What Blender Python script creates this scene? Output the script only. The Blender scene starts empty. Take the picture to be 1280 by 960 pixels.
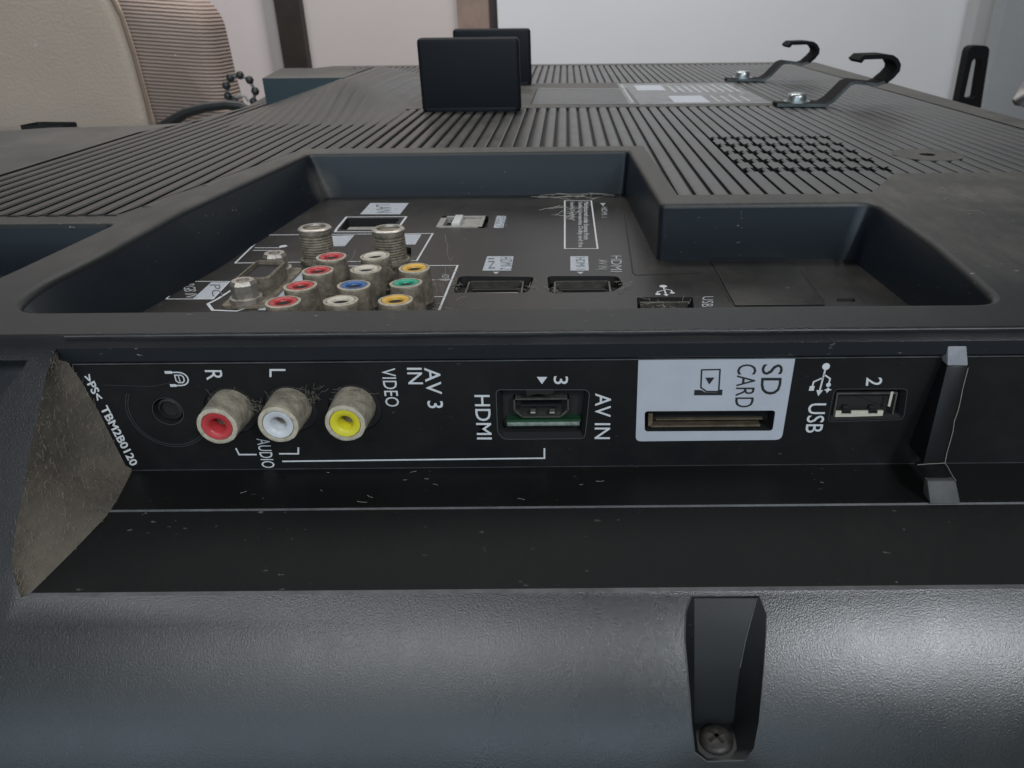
import bpy, bmesh, math, random
from mathutils import Vector, Matrix
from mathutils.geometry import delaunay_2d_cdt
random.seed(7)
S = 0.001                      # the plan is written in millimetres, the scene is in metres
sc = bpy.context.scene
COL = sc.collection
# ------------------------------------------------------------------ camera
FPX, PPX, PPY = 961.0, 712.0, 480.0
TH, RO = math.radians(26.54), math.radians(0.5)
CAMZ = 54.5
F = Vector((0, math.cos(TH), -math.sin(TH)))
U0 = Vector((0, math.sin(TH), math.cos(TH)))
R0 = Vector((1, 0, 0))
CR = math.cos(RO)*R0 - math.sin(RO)*U0
CU = math.sin(RO)*R0 + math.cos(RO)*U0
cam = bpy.data.cameras.new('camera')
cam.sensor_width = 36; cam.lens = FPX/1280*36
cam.shift_x = -(PPX-640)/1280
cam.clip_start = 0.01; cam.clip_end = 50
cam.dof.use_dof = True; cam.dof.focus_distance = 0.19; cam.dof.aperture_fstop = 50
co = bpy.data.objects.new('camera', cam); COL.objects.link(co)
m = Matrix((CR, CU, -F)).transposed().to_4x4(); m.translation = Vector((0, 0, CAMZ*S))
co.matrix_world = m
sc.camera = co
# ------------------------------------------------------------------ light and exposure
w = bpy.data.worlds.new('World'); sc.world = w; w.use_nodes = True
bg = w.node_tree.nodes['Background']
bg.inputs[0].default_value = (0.80, 0.84, 0.90, 1); bg.inputs[1].default_value = 0.06
def area(name, loc, target, sx, sy, power, col):
    l = bpy.data.lights.new(name, 'AREA'); l.shape = 'RECTANGLE'; l.size = sx; l.size_y = sy
    l.energy = power; l.color = col
    o = bpy.data.objects.new(name, l); COL.objects.link(o); o.location = loc
    o.rotation_euler = (Vector(target)-Vector(loc)).to_track_quat('-Z', 'Y').to_euler(); return o
area('window_light', (0.80, -1.12, 1.02), (0, 0.12, 0), 0.27, 0.30, 15, (0.90, 0.95, 1.0))
area('second_window_light', (-0.40, -1.2, 1.12), (0, 0.12, 0), 0.6, 0.5, 8, (0.93, 0.96, 1.0))
area('low_fill_light', (-0.45, -1.7, 0.26), (-0.05, 0.3, 0), 2.4, 0.45, 9, (0.66, 0.86, 1.0))  # added low blue fill, gives the camera-facing walls their sheen
area('back_wall_fill', (-0.35, 1.0, 1.5), (-0.15, 2.5, 0.0), 2.0, 0.8, 46, (1.0, 0.975, 0.955))  # unseen fill lamp added overhead to brighten the back wall
sc.view_settings.view_transform = 'Standard'; sc.view_settings.look = 'None'
sc.view_settings.exposure = 0.0; sc.view_settings.gamma = 1.0
sc.cycles.max_bounces = 6; sc.cycles.use_denoising = True

# ------------------------------------------------------------------ geometry of the picture (rays to real planes)
def ray(u, v):
    return CR*((u-PPX)/FPX) + CU*((PPY-v)/FPX) + F
def on_z(u, v, z=0.0):
    d = ray(u, v); t = (z-CAMZ)/d.z; return Vector((d.x*t, d.y*t, z))
def on_y(u, v, y):
    d = ray(u, v); t = y/d.y; return Vector((d.x*t, y, CAMZ+d.z*t))
PY = 142.0                     # plane of the side terminal panel
PITCH, RW = 5.65, 4.35
FZ = -17.5                     # floor of the rear terminal well
def top(y):                    # crown of the back cover
    return 0.0 if y >= 240 else -4.7*((240-y)/97.0)**1.5
def on_top(u, v):
    z = 0
    for _ in range(30):
        p = on_z(u, v, z); z = top(max(p.y, 143))
    return Vector((p.x, p.y, z))
FRONT = [(143.0, -4.7), (141.6, -5.4), (140.4, -6.8), (111.2, -44.6), (107.2, -48.1), (103.3, -52.1), (99.7, -56.4), (96.4, -60.9), (93.6, -65.5), (91.2, -70.4), (89.3, -75.6), (88, -82), (87, -90)]
def slope(y):
    for (a, za), (b, zb) in zip(FRONT, FRONT[1:]):
        if y >= b: return za+(zb-za)*(a-y)/(a-b)
    return FRONT[-1][1]
def on_slope(u, v):
    d = ray(u, v)
    lo, hi = 60.0, 143.0
    for _ in range(40):
        mid = (lo+hi)/2; zr = CAMZ+d.z/d.y*mid
        if zr > slope(mid): hi = mid if False else hi; lo = mid
        else: hi = mid
    return Vector((d.x/d.y*mid, mid, slope(mid)))

# ------------------------------------------------------------------ materials
def nodes(name):
    mt = bpy.data.materials.new(name); mt.use_nodes = True
    nt = mt.node_tree; return mt, nt, nt.nodes['Principled BSDF'], nt.nodes, nt.links
def noise(nt, scale, detail=3, rough=0.55, vec=None, stretch=None):
    g = nt.nodes.new('ShaderNodeNewGeometry') if vec is None else None
    n = nt.nodes.new('ShaderNodeTexNoise'); n.inputs['Scale'].default_value = scale
    n.inputs['Detail'].default_value = detail; n.inputs['Roughness'].default_value = rough
    src = g.outputs['Position'] if vec is None else vec
    if stretch:
        mp = nt.nodes.new('ShaderNodeMapping'); mp.inputs['Scale'].default_value = stretch[:3]
        if len(stretch) > 3: mp.inputs['Rotation'].default_value = stretch[3]
        nt.links.new(src, mp.inputs[0]); src = mp.outputs[0]
    nt.links.new(src, n.inputs['Vector']); return n.outputs['Fac']
def ramp(nt, fac, a, b, ca=(0,0,0,1), cb=(1,1,1,1)):
    r = nt.nodes.new('ShaderNodeValToRGB'); r.color_ramp.elements[0].position = a; r.color_ramp.elements[1].position = b
    r.color_ramp.elements[0].color = ca; r.color_ramp.elements[1].color = cb
    nt.links.new(fac, r.inputs[0]); return r.outputs[0]
def math_(nt, op, a, b):
    n = nt.nodes.new('ShaderNodeMath'); n.operation = op; n.use_clamp = True
    for i, x in enumerate((a, b)):
        if isinstance(x, (int, float)): n.inputs[i].default_value = x
        else: nt.links.new(x, n.inputs[i])
    return n.outputs[0]
def mixc(nt, f, a, b):
    n = nt.nodes.new('ShaderNodeMix'); n.data_type = 'RGBA'
    if isinstance(f, (int, float)): n.inputs[0].default_value = f
    else: nt.links.new(f, n.inputs[0])
    for i, x in ((6, a), (7, b)):
        if isinstance(x, tuple): n.inputs[i].default_value = x
        else: nt.links.new(x, n.inputs[i])
    return n.outputs[2]
def bump(nt, p, h, dist, strength=1.0):
    b = nt.nodes.new('ShaderNodeBump'); b.inputs['Distance'].default_value = dist; b.inputs['Strength'].default_value = strength
    nt.links.new(h, b.inputs['Height']); nt.links.new(b.outputs[0], p.inputs['Normal']); return b
DUST = (0.18, 0.168, 0.145, 1)
def plastic(name, base, rough, dust=0.0, dust_scale=22, grain=0.0, grain_scale=1300, speck=0.0, flat=True, spec=0.5, dustcol=DUST, soft=0.15, blob=None, wipe=None, blobafter=False, smear=0):
    mt, nt, p, N, L = nodes(name)
    p.inputs['Roughness'].default_value = rough; p.inputs['Specular IOR Level'].default_value = spec
    col = base+(1,); rg = None
    if dust > 0:
        f = ramp(nt, noise(nt, dust_scale, 5, 0.65), 0.5-soft-dust*0.3, 0.5+soft)
        f2 = ramp(nt, noise(nt, 260, 4, 0.7, stretch=(1, 0.25, 1)), 0.3, 0.75)
        f = math_(nt, 'MULTIPLY', f, math_(nt, 'ADD', math_(nt, 'MULTIPLY', f2, 0.6), 0.4))
        if blob:
            g0 = N.new('ShaderNodeNewGeometry'); vd = N.new('ShaderNodeVectorMath'); vd.operation = 'DISTANCE'; L.new(g0.outputs['Position'], vd.inputs[0]); vd.inputs[1].default_value = blob[:3]
            bf = ramp(nt, math_(nt, 'ADD', math_(nt, 'DIVIDE', vd.outputs['Value'], blob[3]), math_(nt, 'MULTIPLY', noise(nt, 30, 4, .7), .5)), 0.45, 1.3, (1,1,1,1), (0,0,0,1))
            bf = math_(nt, 'MULTIPLY', bf, math_(nt, 'ADD', math_(nt, 'MULTIPLY', noise(nt, 500, 3, .7), .9), .25))
            if not blobafter: f = math_(nt, 'ADD', f, bf)
            # math_(nt, 'ADD', math_(nt, 'MULTIPLY', noise(nt, 500, 3, .7), .9), .25)))
        if flat:
            g = N.new('ShaderNodeNewGeometry'); s = N.new('ShaderNodeSeparateXYZ'); L.new(g.outputs['Normal'], s.inputs[0])
            f = math_(nt, 'MULTIPLY', f, math_(nt, 'POWER', math_(nt, 'MAXIMUM', s.outputs[2], 0.02), 2.5))
        if blob and blobafter: f = math_(nt, 'ADD', f, bf)
        if wipe:
            gw = N.new('ShaderNodeNewGeometry'); sw_ = N.new('ShaderNodeSeparateXYZ'); L.new(gw.outputs['Position'], sw_.inputs[0])
            f = math_(nt, 'MULTIPLY', f, ramp(nt, math_(nt, 'ADD', sw_.outputs[1], math_(nt, 'MULTIPLY', noise(nt, 25, 3), .05)), wipe[0], wipe[1], (.10,.10,.10,1)))
        f = math_(nt, 'MULTIPLY', f, dust)
        col = mixc(nt, f, base+(1,), dustcol)
        L.new(math_(nt, 'ADD', math_(nt, 'MULTIPLY', f, 0.5), rough), p.inputs['Roughness'])
    if speck > 0:
        sp = ramp(nt, noise(nt, 900, 2, 0.5, stretch=(0.5, 1, 1)), 0.70, 0.76)
        sp = math_(nt, 'MULTIPLY', sp, ramp(nt, noise(nt, 45, 3), 0.48, 0.62))
        col = mixc(nt, math_(nt, 'MULTIPLY', sp, speck), col, (0.42, 0.40, 0.36, 1))
    if isinstance(col, tuple): p.inputs['Base Color'].default_value = col
    else: L.new(col, p.inputs['Base Color'])
    if smear: L.new(math_(nt, 'ADD', rough-smear/2, math_(nt, 'MULTIPLY', ramp(nt, noise(nt, 24, 6, .7, stretch=(1, .5, .5)), .35, .65), smear)), p.inputs['Roughness'])
    if grain > 0: bump(nt, p, noise(nt, grain_scale, 3, 0.55), grain*S)
    return mt
def plain(name, base, rough=0.6, metal=0.0, bs=0, bd=0, var=0.0, vs=30, spec=0.5):
    mt, nt, p, N, L = nodes(name)
    p.inputs['Roughness'].default_value = rough; p.inputs['Metallic'].default_value = metal; p.inputs['Specular IOR Level'].default_value = spec
    if var > 0:
        d = tuple(c*(1-var) for c in base)+(1,)
        L.new(mixc(nt, ramp(nt, noise(nt, vs, 5, 0.65), 0.35, 0.65), base+(1,), d), p.inputs['Base Color'])
    else: p.inputs['Base Color'].default_value = base+(1,)
    if bd: bump(nt, p, noise(nt, bs, 4, 0.6), bd*S)
    return mt
M_TOP = plastic('dusty_black_cover', (0.012, 0.0135, 0.0145), 0.44, dust=0.62, dust_scale=26, grain=0.05, speck=0.5, wipe=(.175, .26), blob=(-.13, .40, 0, .20))
M_RIB = plastic('dusty_black_rib', (0.016, 0.017, 0.018), 0.27, dust=0.40, dust_scale=18, grain=0.03, speck=0.5, blob=(-.13, .40, 0, .20))
M_GROOVE = plastic('groove_black', (0.008, 0.008, 0.008), 0.7)
M_WALL = plastic('well_wall_black', (0.009, 0.013, 0.018), 0.30, dust=0.5, grain=0.008, grain_scale=500, speck=0.45, spec=0.45, blob=(-.101, .316, -.013, .012), blobafter=True)
M_FLOOR = plastic('terminal_plate_black', (0.006, 0.006, 0.0062), 0.36, dust=0.17, dustcol=(.17, .155, .125, 1), blob=(-.010, .195, -.0175, .035), dust_scale=30, grain=0.01, speck=0.5)
M_SLOPE = plastic('grained_black_cover', (0.009, 0.0105, 0.012), 0.31, smear=.09, grain=0.05, grain_scale=3500, spec=0.8, speck=0.0)
M_PANEL = plastic('side_panel_black', (0.0045, 0.0052, 0.006), 0.40, dust=0.05, flat=False, dust_scale=35, grain=0.004, grain_scale=900, speck=0.12, spec=0.28)
M_LEDGE = plastic('ledge_black', (0.005, 0.0055, 0.0055), 0.45, dust=0.03, grain=0.02, speck=0.22, spec=0.3)
M_POCKET = plastic('pocket_black', (0.008, 0.009, 0.010), 0.42, grain=0.01, speck=0.1, spec=.35)
M_FELT = plastic('dust_felt', (0.05, 0.042, 0.033), 0.95, dust=0.8, dust_scale=28, grain=0.5, grain_scale=420, flat=False, dustcol=(0.19, 0.165, 0.13, 1))
M_EDGE = plain('painted_edge_highlight', (0.085, 0.09, 0.095), 0.5, var=0.5, vs=200)  # pale colour standing in for highlights along the edges
M_SEAM = plain('seam_black', (0.003, 0.003, 0.003), 0.6)
M_PRINT = plain('white_print', (0.62, 0.64, 0.66), 0.6, var=0.15, vs=600)
M_PRINTD = plain('dusty_white_print', (0.45, 0.47, 0.48), 0.7, var=0.35, vs=700)
M_INK = plain('black_ink', (0.012, 0.012, 0.014), 0.5)
M_INK2 = plain('grey_ink', (0.10, 0.12, 0.15), 0.6)
M_LABEL = plain('pale_blue_grey_print', (0.42, 0.45, 0.50), 0.45, var=0.08, vs=120)
M_LABEL2 = plain('worn_label', (0.46, 0.50, 0.54), 0.55, var=0.2, vs=700)
M_FOIL = plain('foil_label', (0.17, 0.17, 0.165), 0.28, 0.4, var=0.6, vs=90)
M_JACK = plain('dirty_jack_metal', (0.44, 0.39, 0.30), 0.8, 0.1, 900, 0.3, var=0.5, vs=330)
M_JACKR = plain('dirty_jack_metal_rear', (0.27, 0.235, 0.18), 0.7, 0.25, 900, 0.15, var=0.55, vs=500)
M_RIM = plain('dusty_rim', (0.50, 0.45, 0.35), 0.8, 0.0, 900, 0.08, var=0.3, vs=600)
M_RED = plain('red_insert', (0.50, 0.045, 0.05), 0.38, var=0.2, vs=600)
M_WHI = plain('white_insert', (0.60, 0.62, 0.64), 0.38, var=0.15, vs=600)
M_CRM = plain('cream_insert', (0.62, 0.57, 0.48), 0.5, var=0.2, vs=700)
M_YEL = plain('yellow_insert', (0.66, 0.60, 0.03), 0.38, var=0.12, vs=600)
M_ORA = plain('amber_insert', (0.70, 0.42, 0.06), 0.45, var=0.2, vs=600)
M_BLU = plain('blue_insert', (0.035, 0.12, 0.33), 0.4, var=0.15, vs=600)
M_GRN = plain('green_insert', (0.02, 0.36, 0.22), 0.4, var=0.2, vs=600)
M_HOLE = plain('dark_hole', (0.006, 0.005, 0.004), 0.7)
M_STEEL = plain('tarnished_steel', (0.6, 0.56, 0.5), 0.4, 0.8, 600, 0.05, var=0.4, vs=300)
M_DARKSTEEL = plain('dark_steel', (0.15, 0.145, 0.13), 0.45, 0.6, var=0.4, vs=300)
M_CLEAN = plain('zinc_bolt', (0.46, 0.50, 0.50), 0.3, 0.85, 900, 0.05, var=0.3, vs=500)
M_PCB = plain('green_circuit_board', (0.008, 0.05, 0.02), 0.5, var=0.4, vs=500)
M_SOLDER = plain('silver_board_edge', (0.27, 0.33, 0.29), 0.55, 0.2, 900, 0.1, var=0.5, vs=700)
M_BONE = plain('ivory_contact_strip', (0.56, 0.53, 0.44), 0.5, var=0.15, vs=500)
M_BRONZE = plain('bronze_contact', (0.20, 0.16, 0.11), 0.5, 0.5, var=0.5, vs=400)
M_GREY = plain('light_grey_plastic', (0.34, 0.33, 0.30), 0.55, var=0.25, vs=400)
M_HOOK = plain('black_painted_steel', (0.008, 0.008, 0.009), 0.7, 0.0, spec=0.1)
M_HOOKE = plain('bare_steel_edge', (0.14, 0.155, 0.155), 0.35, 0.6, var=.6, vs=60)
M_POST = plastic('smooth_black_post', (0.006, 0.008, 0.012), 0.55, grain=0.01, spec=0.2)
M_SCREW = plain('dull_screw', (0.06, 0.057, 0.052), 0.5, 0.6, 700, 0.1, var=0.5, vs=500)
M_TAB = plain('tab_painted_light', (0.27, 0.275, 0.30), 0.5, var=0.2, vs=300)  # light falling on the top tab put into its base colour
M_WEB = plain('cobweb', (0.26, 0.245, 0.21), 0.9)

# ------------------------------------------------------------------ object helpers
W = {}
def link(o, parent=None, world=None):
    COL.objects.link(o)
    world = world or Matrix.Identity(4)
    W[o.name] = world
    if parent is not None:
        o.parent = parent; o.matrix_parent_inverse = W[parent.name].inverted()
    o.matrix_basis = world
    return o
def thing(name, label, cat, loc, group=None, kind=None):
    o = bpy.data.objects.new(name, None); o.empty_display_size = 0.05
    link(o, None, Matrix.Translation(Vector(loc)*S)); o['label'] = label; o['category'] = cat
    if group: o['group'] = group
    if kind: o['kind'] = kind
    return o
def mesh(verts, faces, smooth=None, name='mesh'):
    me = bpy.data.meshes.new(name)
    me.from_pydata([tuple(Vector(v)*S) for v in verts], [], faces)
    bm = bmesh.new(); bm.from_mesh(me)
    bmesh.ops.recalc_face_normals(bm, faces=bm.faces) if smooth != 'raw' else None
    bm.to_mesh(me); bm.free()
    if smooth and smooth != 'raw':
        me.shade_smooth(); me.set_sharp_from_angle(angle=math.radians(smooth))
    me.update(); return me
def obj(name, me, mat, parent=None, world=None, kind=None, label=None):
    if me.materials: me = me
    else:
        for x in (mat if isinstance(mat, (list, tuple)) else [mat]): me.materials.append(x)
    o = bpy.data.objects.new(name, me); link(o, parent, world)
    if kind: o['kind'] = kind
    if label: o['label'] = label
    return o
def box_vf(x0, x1, y0, y1, z0, z1):
    v = [(x, y, z) for z in (z0, z1) for y in (y0, y1) for x in (x0, x1)]
    f = [(0, 2, 3, 1), (4, 5, 7, 6), (0, 1, 5, 4), (2, 6, 7, 3), (0, 4, 6, 2), (1, 3, 7, 5)]
    return v, f
def bevel_mesh(me, r, seg=2, smooth=40):
    bm = bmesh.new(); bm.from_mesh(me)
    bmesh.ops.bevel(bm, geom=[e for e in bm.edges if len(e.link_faces) == 2 and e.calc_face_angle(0) > 0.4], offset=r*S, segments=seg, affect='EDGES', profile=0.5)
    bm.to_mesh(me); bm.free(); me.shade_smooth(); me.set_sharp_from_angle(angle=math.radians(smooth)); return me
def box(name, x0, x1, y0, y1, z0, z1, mat, parent=None, bev=0, kind=None, label=None):
    me = mesh(*box_vf(min(x0, x1), max(x0, x1), min(y0, y1), max(y0, y1), min(z0, z1), max(z0, z1)))
    if bev: bevel_mesh(me, bev)
    return obj(name, me, mat, parent, kind=kind, label=label)
class MB:
    def __init__(s): s.v = []; s.f = []; s.mi = []
    def add(s, v, f, mi=0):
        n = len(s.v); s.v += [tuple(x) for x in v]; s.f += [tuple(i+n for i in q) for q in f]; s.mi += [mi]*len(f)
    def box(s, *a, mi=0): s.add(*box_vf(*a), mi=mi)
    def build(s, name, mat, parent=None, smooth=None, world=None, kind=None, label=None):
        me = mesh(s.v, s.f, smooth)
        o = obj(name, me, mat, parent, world, kind, label)
        if isinstance(mat, (list, tuple)) and len(mat) > 1 and len(me.polygons) == len(s.mi):
            for p, i in zip(me.polygons, s.mi): p.material_index = i
        return o
def inside(p, poly):
    x, y = p[0], p[1]; c = False; n = len(poly)
    for i in range(n):
        x0, y0 = poly[i][0], poly[i][1]; x1, y1 = poly[(i+1) % n][0], poly[(i+1) % n][1]
        if (y0 > y) != (y1 > y) and x < (x1-x0)*(y-y0)/(y1-y0)+x0: c = not c
    return c
def area2(poly): return sum(poly[i][0]*poly[(i+1) % len(poly)][1]-poly[(i+1) % len(poly)][0]*poly[i][1] for i in range(len(poly)))/2
def round_poly(pts, radii, seg=5):
    out = []; n = len(pts)
    for i in range(n):
        p = Vector(pts[i][:2]); a = (Vector(pts[i-1][:2])-p); b = (Vector(pts[(i+1) % n][:2])-p)
        r = radii[i] if isinstance(radii, (list, tuple)) else radii
        la, lb = a.length, b.length; a.normalize(); b.normalize()
        k = min(r, la*0.48, lb*0.48)
        p0, p1 = p+a*k, p+b*k
        for j in range(seg+1):
            t = j/seg; out.append(tuple(p0*(1-t)**2+p*2*t*(1-t)+p1*t*t))
    return out
def offset(poly, d):
    """outward offset"""
    n = len(poly); sgn = 1 if area2(poly) > 0 else -1; out = []
    for i in range(n):
        p = Vector(poly[i]); a = (p-Vector(poly[i-1])); b = (Vector(poly[(i+1) % n])-p)
        if a.length < 1e-6: a = b
        if b.length < 1e-6: b = a
        a.normalize(); b.normalize()
        na = Vector((a.y, -a.x))*sgn; nb = Vector((b.y, -b.x))*sgn
        m_ = na+nb
        if m_.length < 1e-6: m_ = na
        m_.normalize(); out.append(tuple(p+m_*d/max(0.5, m_.dot(na))))
    return out
def cdt(outer, holes, extra=()):
    """faces of outer minus holes; also keeps edges of every polygon"""
    vs = []; es = []
    for poly in [outer]+list(holes):
        n = len(vs); k = len(poly); vs += [Vector(p[:2]) for p in poly]; es += [(n+i, n+(i+1) % k) for i in range(k)]
    vs += [Vector(p) for p in extra]
    v2, e2, f2, *_ = delaunay_2d_cdt(vs, es, [], 0, 1e-4)
    return v2, f2
def sheet(outer, holes, fn, extra=()):
    """a surface fn(x, y) -> 3D over outer minus holes"""
    v2, f2 = cdt(outer, holes, extra); fs = []
    for f in f2:
        c = sum((v2[i] for i in f), Vector((0, 0)))/len(f)
        if inside(c, outer) and not any(inside(c, h) for h in holes): fs.append(f)
    used = sorted({i for f in fs for i in f}); mp = {k: i for i, k in enumerate(used)}
    return [fn(v2[i].x, v2[i].y) for i in used], [tuple(mp[i] for i in f) for f in fs]
def loft(rings, close=True, cap=False):
    v = [p for r in rings for p in r]; n = len(rings[0]); f = []
    for k in range(len(rings)-1):
        for i in range(n if close else n-1):
            j = (i+1) % n; f.append((k*n+i, k*n+j, (k+1)*n+j, (k+1)*n+i))
    if cap: f.append(tuple((len(rings)-1)*n+i for i in range(n)))
    return v, f
def fillet_rings(outline, r, fn, seg=4):
    """from flush (offset r) down to depth r at the outline; fn(x, y, depth)"""
    rs = []
    for j in range(seg+1):
        t = math.pi/2*j/seg
        rs.append([fn(x, y, r*(1-math.cos(t))) for x, y in offset(outline, r*(1-math.sin(t)))])
    return rs
def lathe(profile, seg=24):
    """profile list of (r, z)"""
    v = []; f = []
    for r, z in profile:
        for i in range(seg):
            a = 2*math.pi*i/seg; v.append((r*math.cos(a), r*math.sin(a), z))
    for k in range(len(profile)-1):
        for i in range(seg):
            j = (i+1) % seg; f.append((k*seg+i, k*seg+j, (k+1)*seg+j, (k+1)*seg+i))
    if profile[-1][0] > 0: f.append(tuple((len(profile)-1)*seg+i for i in range(seg)))
    return v, f
def tube_vf(pts, r, seg=8):
    rings = []; pts = [Vector(p) for p in pts]; n = len(pts); a = None
    for i, p in enumerate(pts):
        d = (pts[min(i+1, n-1)]-pts[max(i-1, 0)]).normalized()
        if a is None: a = d.orthogonal()
        a = (a-d*a.dot(d)).normalized(); b = d.cross(a)
        rr = r[i] if isinstance(r, (list, tuple)) else r
        rings.append([p+(a*math.cos(t*2*math.pi/seg)+b*math.sin(t*2*math.pi/seg))*rr for t in range(seg)])
    v, f = loft(rings); f.append(tuple(range(seg))); f.append(tuple((n-1)*seg+i for i in range(seg))); return v, f
# flat marks
class Plane2:
    def __init__(s, O, A, B, N): s.O = Vector(O); s.A = Vector(A); s.B = Vector(B); s.N = Vector(N)
    def __call__(s, a, b, h=0.06): return s.O+s.A*a+s.B*b+s.N*h
PAN = Plane2((0, PY, 0), (1, 0, 0), (0, 0, 1), (0, -1, 0))      # a = x, b = z
FLO = Plane2((0, 0, FZ), (1, 0, 0), (0, 1, 0), (0, 0, 1))       # a = x, b = y
TOPP = Plane2((0, 0, 0), (1, 0, 0), (0, 1, 0), (0, 0, 1))
def pan(u, v): p = on_y(u, v, PY); return (p.x, p.z)
def flo(u, v): p = on_z(u, v, FZ); return (p.x, p.y)
def tpl(u, v): p = on_z(u, v, 0); return (p.x, p.y)
def poly_vf(pl, pts, h=0.06):
    return [pl(a, b, h) for a, b in pts], [tuple(range(len(pts)))]
def ribbon_vf(pl, pts, wd, closed=False, h=0.07):
    n = len(pts); v = []; f = []; P = [Vector(p) for p in pts]
    for i in range(n):
        if closed: a, b = P[i]-P[i-1], P[(i+1) % n]-P[i]
        else: a, b = P[i]-P[max(i-1, 0)], P[min(i+1, n-1)]-P[i]
        if a.length < 1e-6: a = b
        if b.length < 1e-6: b = a
        a.normalize(); b.normalize(); na = Vector((-a.y, a.x)); nb = Vector((-b.y, b.x)); mm = (na+nb)
        mm = mm.normalized() if mm.length > 1e-6 else na
        k = wd/2/max(0.5, mm.dot(na)); v += [pl(*(P[i]+mm*k), h), pl(*(P[i]-mm*k), h)]
    for i in range(n if closed else n-1):
        j = (i+1) % n; f.append((2*i, 2*i+1, 2*j+1, 2*j))
    return v, f
def marks(name, items, mat, parent, pl, each=False):
    if each:
        for it in items: marks(name, [it], mat, parent, pl)
        return
    b = MB()
    for it in items:
        if it[0] == 'line': b.add(*ribbon_vf(pl, it[1], it[2], it[3] if len(it) > 3 else False))
        elif it[0] == 'poly': b.add(*poly_vf(pl, it[1], it[2] if len(it) > 2 else 0.06))
        elif it[0] == 'disc': b.add(*poly_vf(pl, [(it[1][0]+it[2]*math.cos(t*math.pi/8), it[1][1]+(it[3] if len(it) > 3 else it[2])*math.sin(t*math.pi/8)) for t in range(16)]))
        elif it[0] == 'ring': b.add(*ribbon_vf(pl, [(it[1][0]+it[2]*math.cos(t*math.pi/12), it[1][1]+it[2]*math.sin(t*math.pi/12)) for t in range(24)], it[3], True))
    return b.build(name, mat, parent, 'raw')
def lettering(text, quad, pl, mat, parent, bold=0.0, name='lettering', h=0.09, spacing=1.0):
    """quad: start-baseline, end-baseline, end-cap, start-cap as 2D points on the plane; the text fills it"""
    cu = bpy.data.curves.new('font', 'FONT'); cu.body = text; cu.size = 1; cu.offset = bold; cu.space_character = spacing; cu.resolution_u = 3
    t = bpy.data.objects.new('font_tmp', cu); COL.objects.link(t)
    dg = bpy.context.evaluated_depsgraph_get(); me = bpy.data.meshes.new_from_object(t.evaluated_get(dg))
    bpy.data.objects.remove(t); bpy.data.curves.remove(cu)
    xs = [v.co.x for v in me.vertices]; ys = [v.co.y for v in me.vertices]
    x0, x1, y0, y1 = min(xs), max(xs), min(ys), max(ys)
    q = [Vector(p) for p in quad]
    for v in me.vertices:
        s_, t_ = (v.co.x-x0)/(x1-x0), (v.co.y-y0)/(y1-y0)
        p = (q[0]*(1-s_)+q[1]*s_)*(1-t_)+(q[3]*(1-s_)+q[2]*s_)*t_
        v.co = pl(p.x, p.y, h)*S
    me.update(); me.materials.clear()
    return obj(name, me, mat, parent)
def down_text(text, u0, u1, v0, v1, fn, pl, mat, parent, **k):
    """text running down the picture, letter tops to the right"""
    du0 = (u0-712)*0.00052*(v1-v0); 
    q = [fn(u0, v0), fn(u0-k.pop('sk', du0), v1), None, fn(u1, v0)]
    q[2] = (q[1][0]+q[3][0]-q[0][0], q[1][1]+q[3][1]-q[0][1])
    return lettering(text, q, pl, mat, parent, **k)
exec_parts = True

# ================================================================== THE TELEVISION
tv = thing('television', 'black television lying face down with its dusty ribbed back and terminal panels uppermost', 'television', (0, 440, -95))

# --- outlines on the crown (x, y in mm)
WELL = [(-104.6, 319.5), (24.5, 321), (27.5, 229.8), (91.5, 229.8), (93.0, 190), (92.5, 166), (92, 154.0), (-119, 154.0), (-121, 168), (-117, 190), (-114, 225)]
WBOT = [(-99, 318), (23.0, 319.5), (27.0, 228.6), (86.5, 228.6), (88.5, 190), (89.5, 166), (90, 156), (-113, 156), (-113, 168), (-111, 190), (-106, 225)]
WR = [2.5, 2, 2.5, 5, 2, 5, 9, 9, 6, 2, 2]
well_top = round_poly(WELL, WR); well_bot = round_poly(WBOT, WR)
SIDE_REC = round_poly([(-330, 214), (-127.5, 214), (-133, 178), (-137, 160), (-330, 160)], [1, 3, 2, 8, 1])
SIDE_BOT = round_poly([(-330, 212.5), (-132, 212.5), (-138, 178), (-142, 163), (-330, 163)], [1, 3, 2, 8, 1])
RIBS = [(209.6, 270), (113, 270), (94, 240), (34, 240), (31.5, 330), (-110, 330), (-131, 222), (-203.6, 222), (-203.6, 380), (-188, 430), (-182, 540), (-200, 772), (209.6, 772)]
BAND = [(122, 460), (122, 604), (-96, 604), (-96, 460)]
PATCH = [(139+13*math.cos(t*math.pi/12), 305+13*math.sin(t*math.pi/12)) for t in range(24)]
VENT = [(60.5, 272), (120, 272), (120, 356), (60.5, 356)]
OUT = [(-330, 143), (235, 143), (235, 786), (228, 792), (-222, 792), (-232, 770), (-190, 490), (-188, 470), (-196, 410), (-215, 402), (-256, 398), (-276, 386), (-330, 380)]
extra = [(x, y) for x in range(-320, 230, 20) for y in (146.5, 150, 160, 170, 180, 190, 200, 210, 220, 232, 240)]
cover = MB()
fr = 1.6
well_out = offset(well_top, fr); side_out = offset(SIDE_REC, 1.2)
extra = [e for e in extra if not inside(e, offset(well_top, 4)) and not inside(e, offset(SIDE_REC, 4)) and not inside(e, RIBS)]
SCREWHOLE = [(139+3*math.cos(t*math.pi/6), 305+3*math.sin(t*math.pi/6)) for t in range(12)]
LEFTPOCK = on_z(60, 156)
LP = round_poly([tpl(22, 157), tpl(48, 152), tpl(98, 152.5), tpl(78, 157)], 3)
HAND = [LP]
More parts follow.
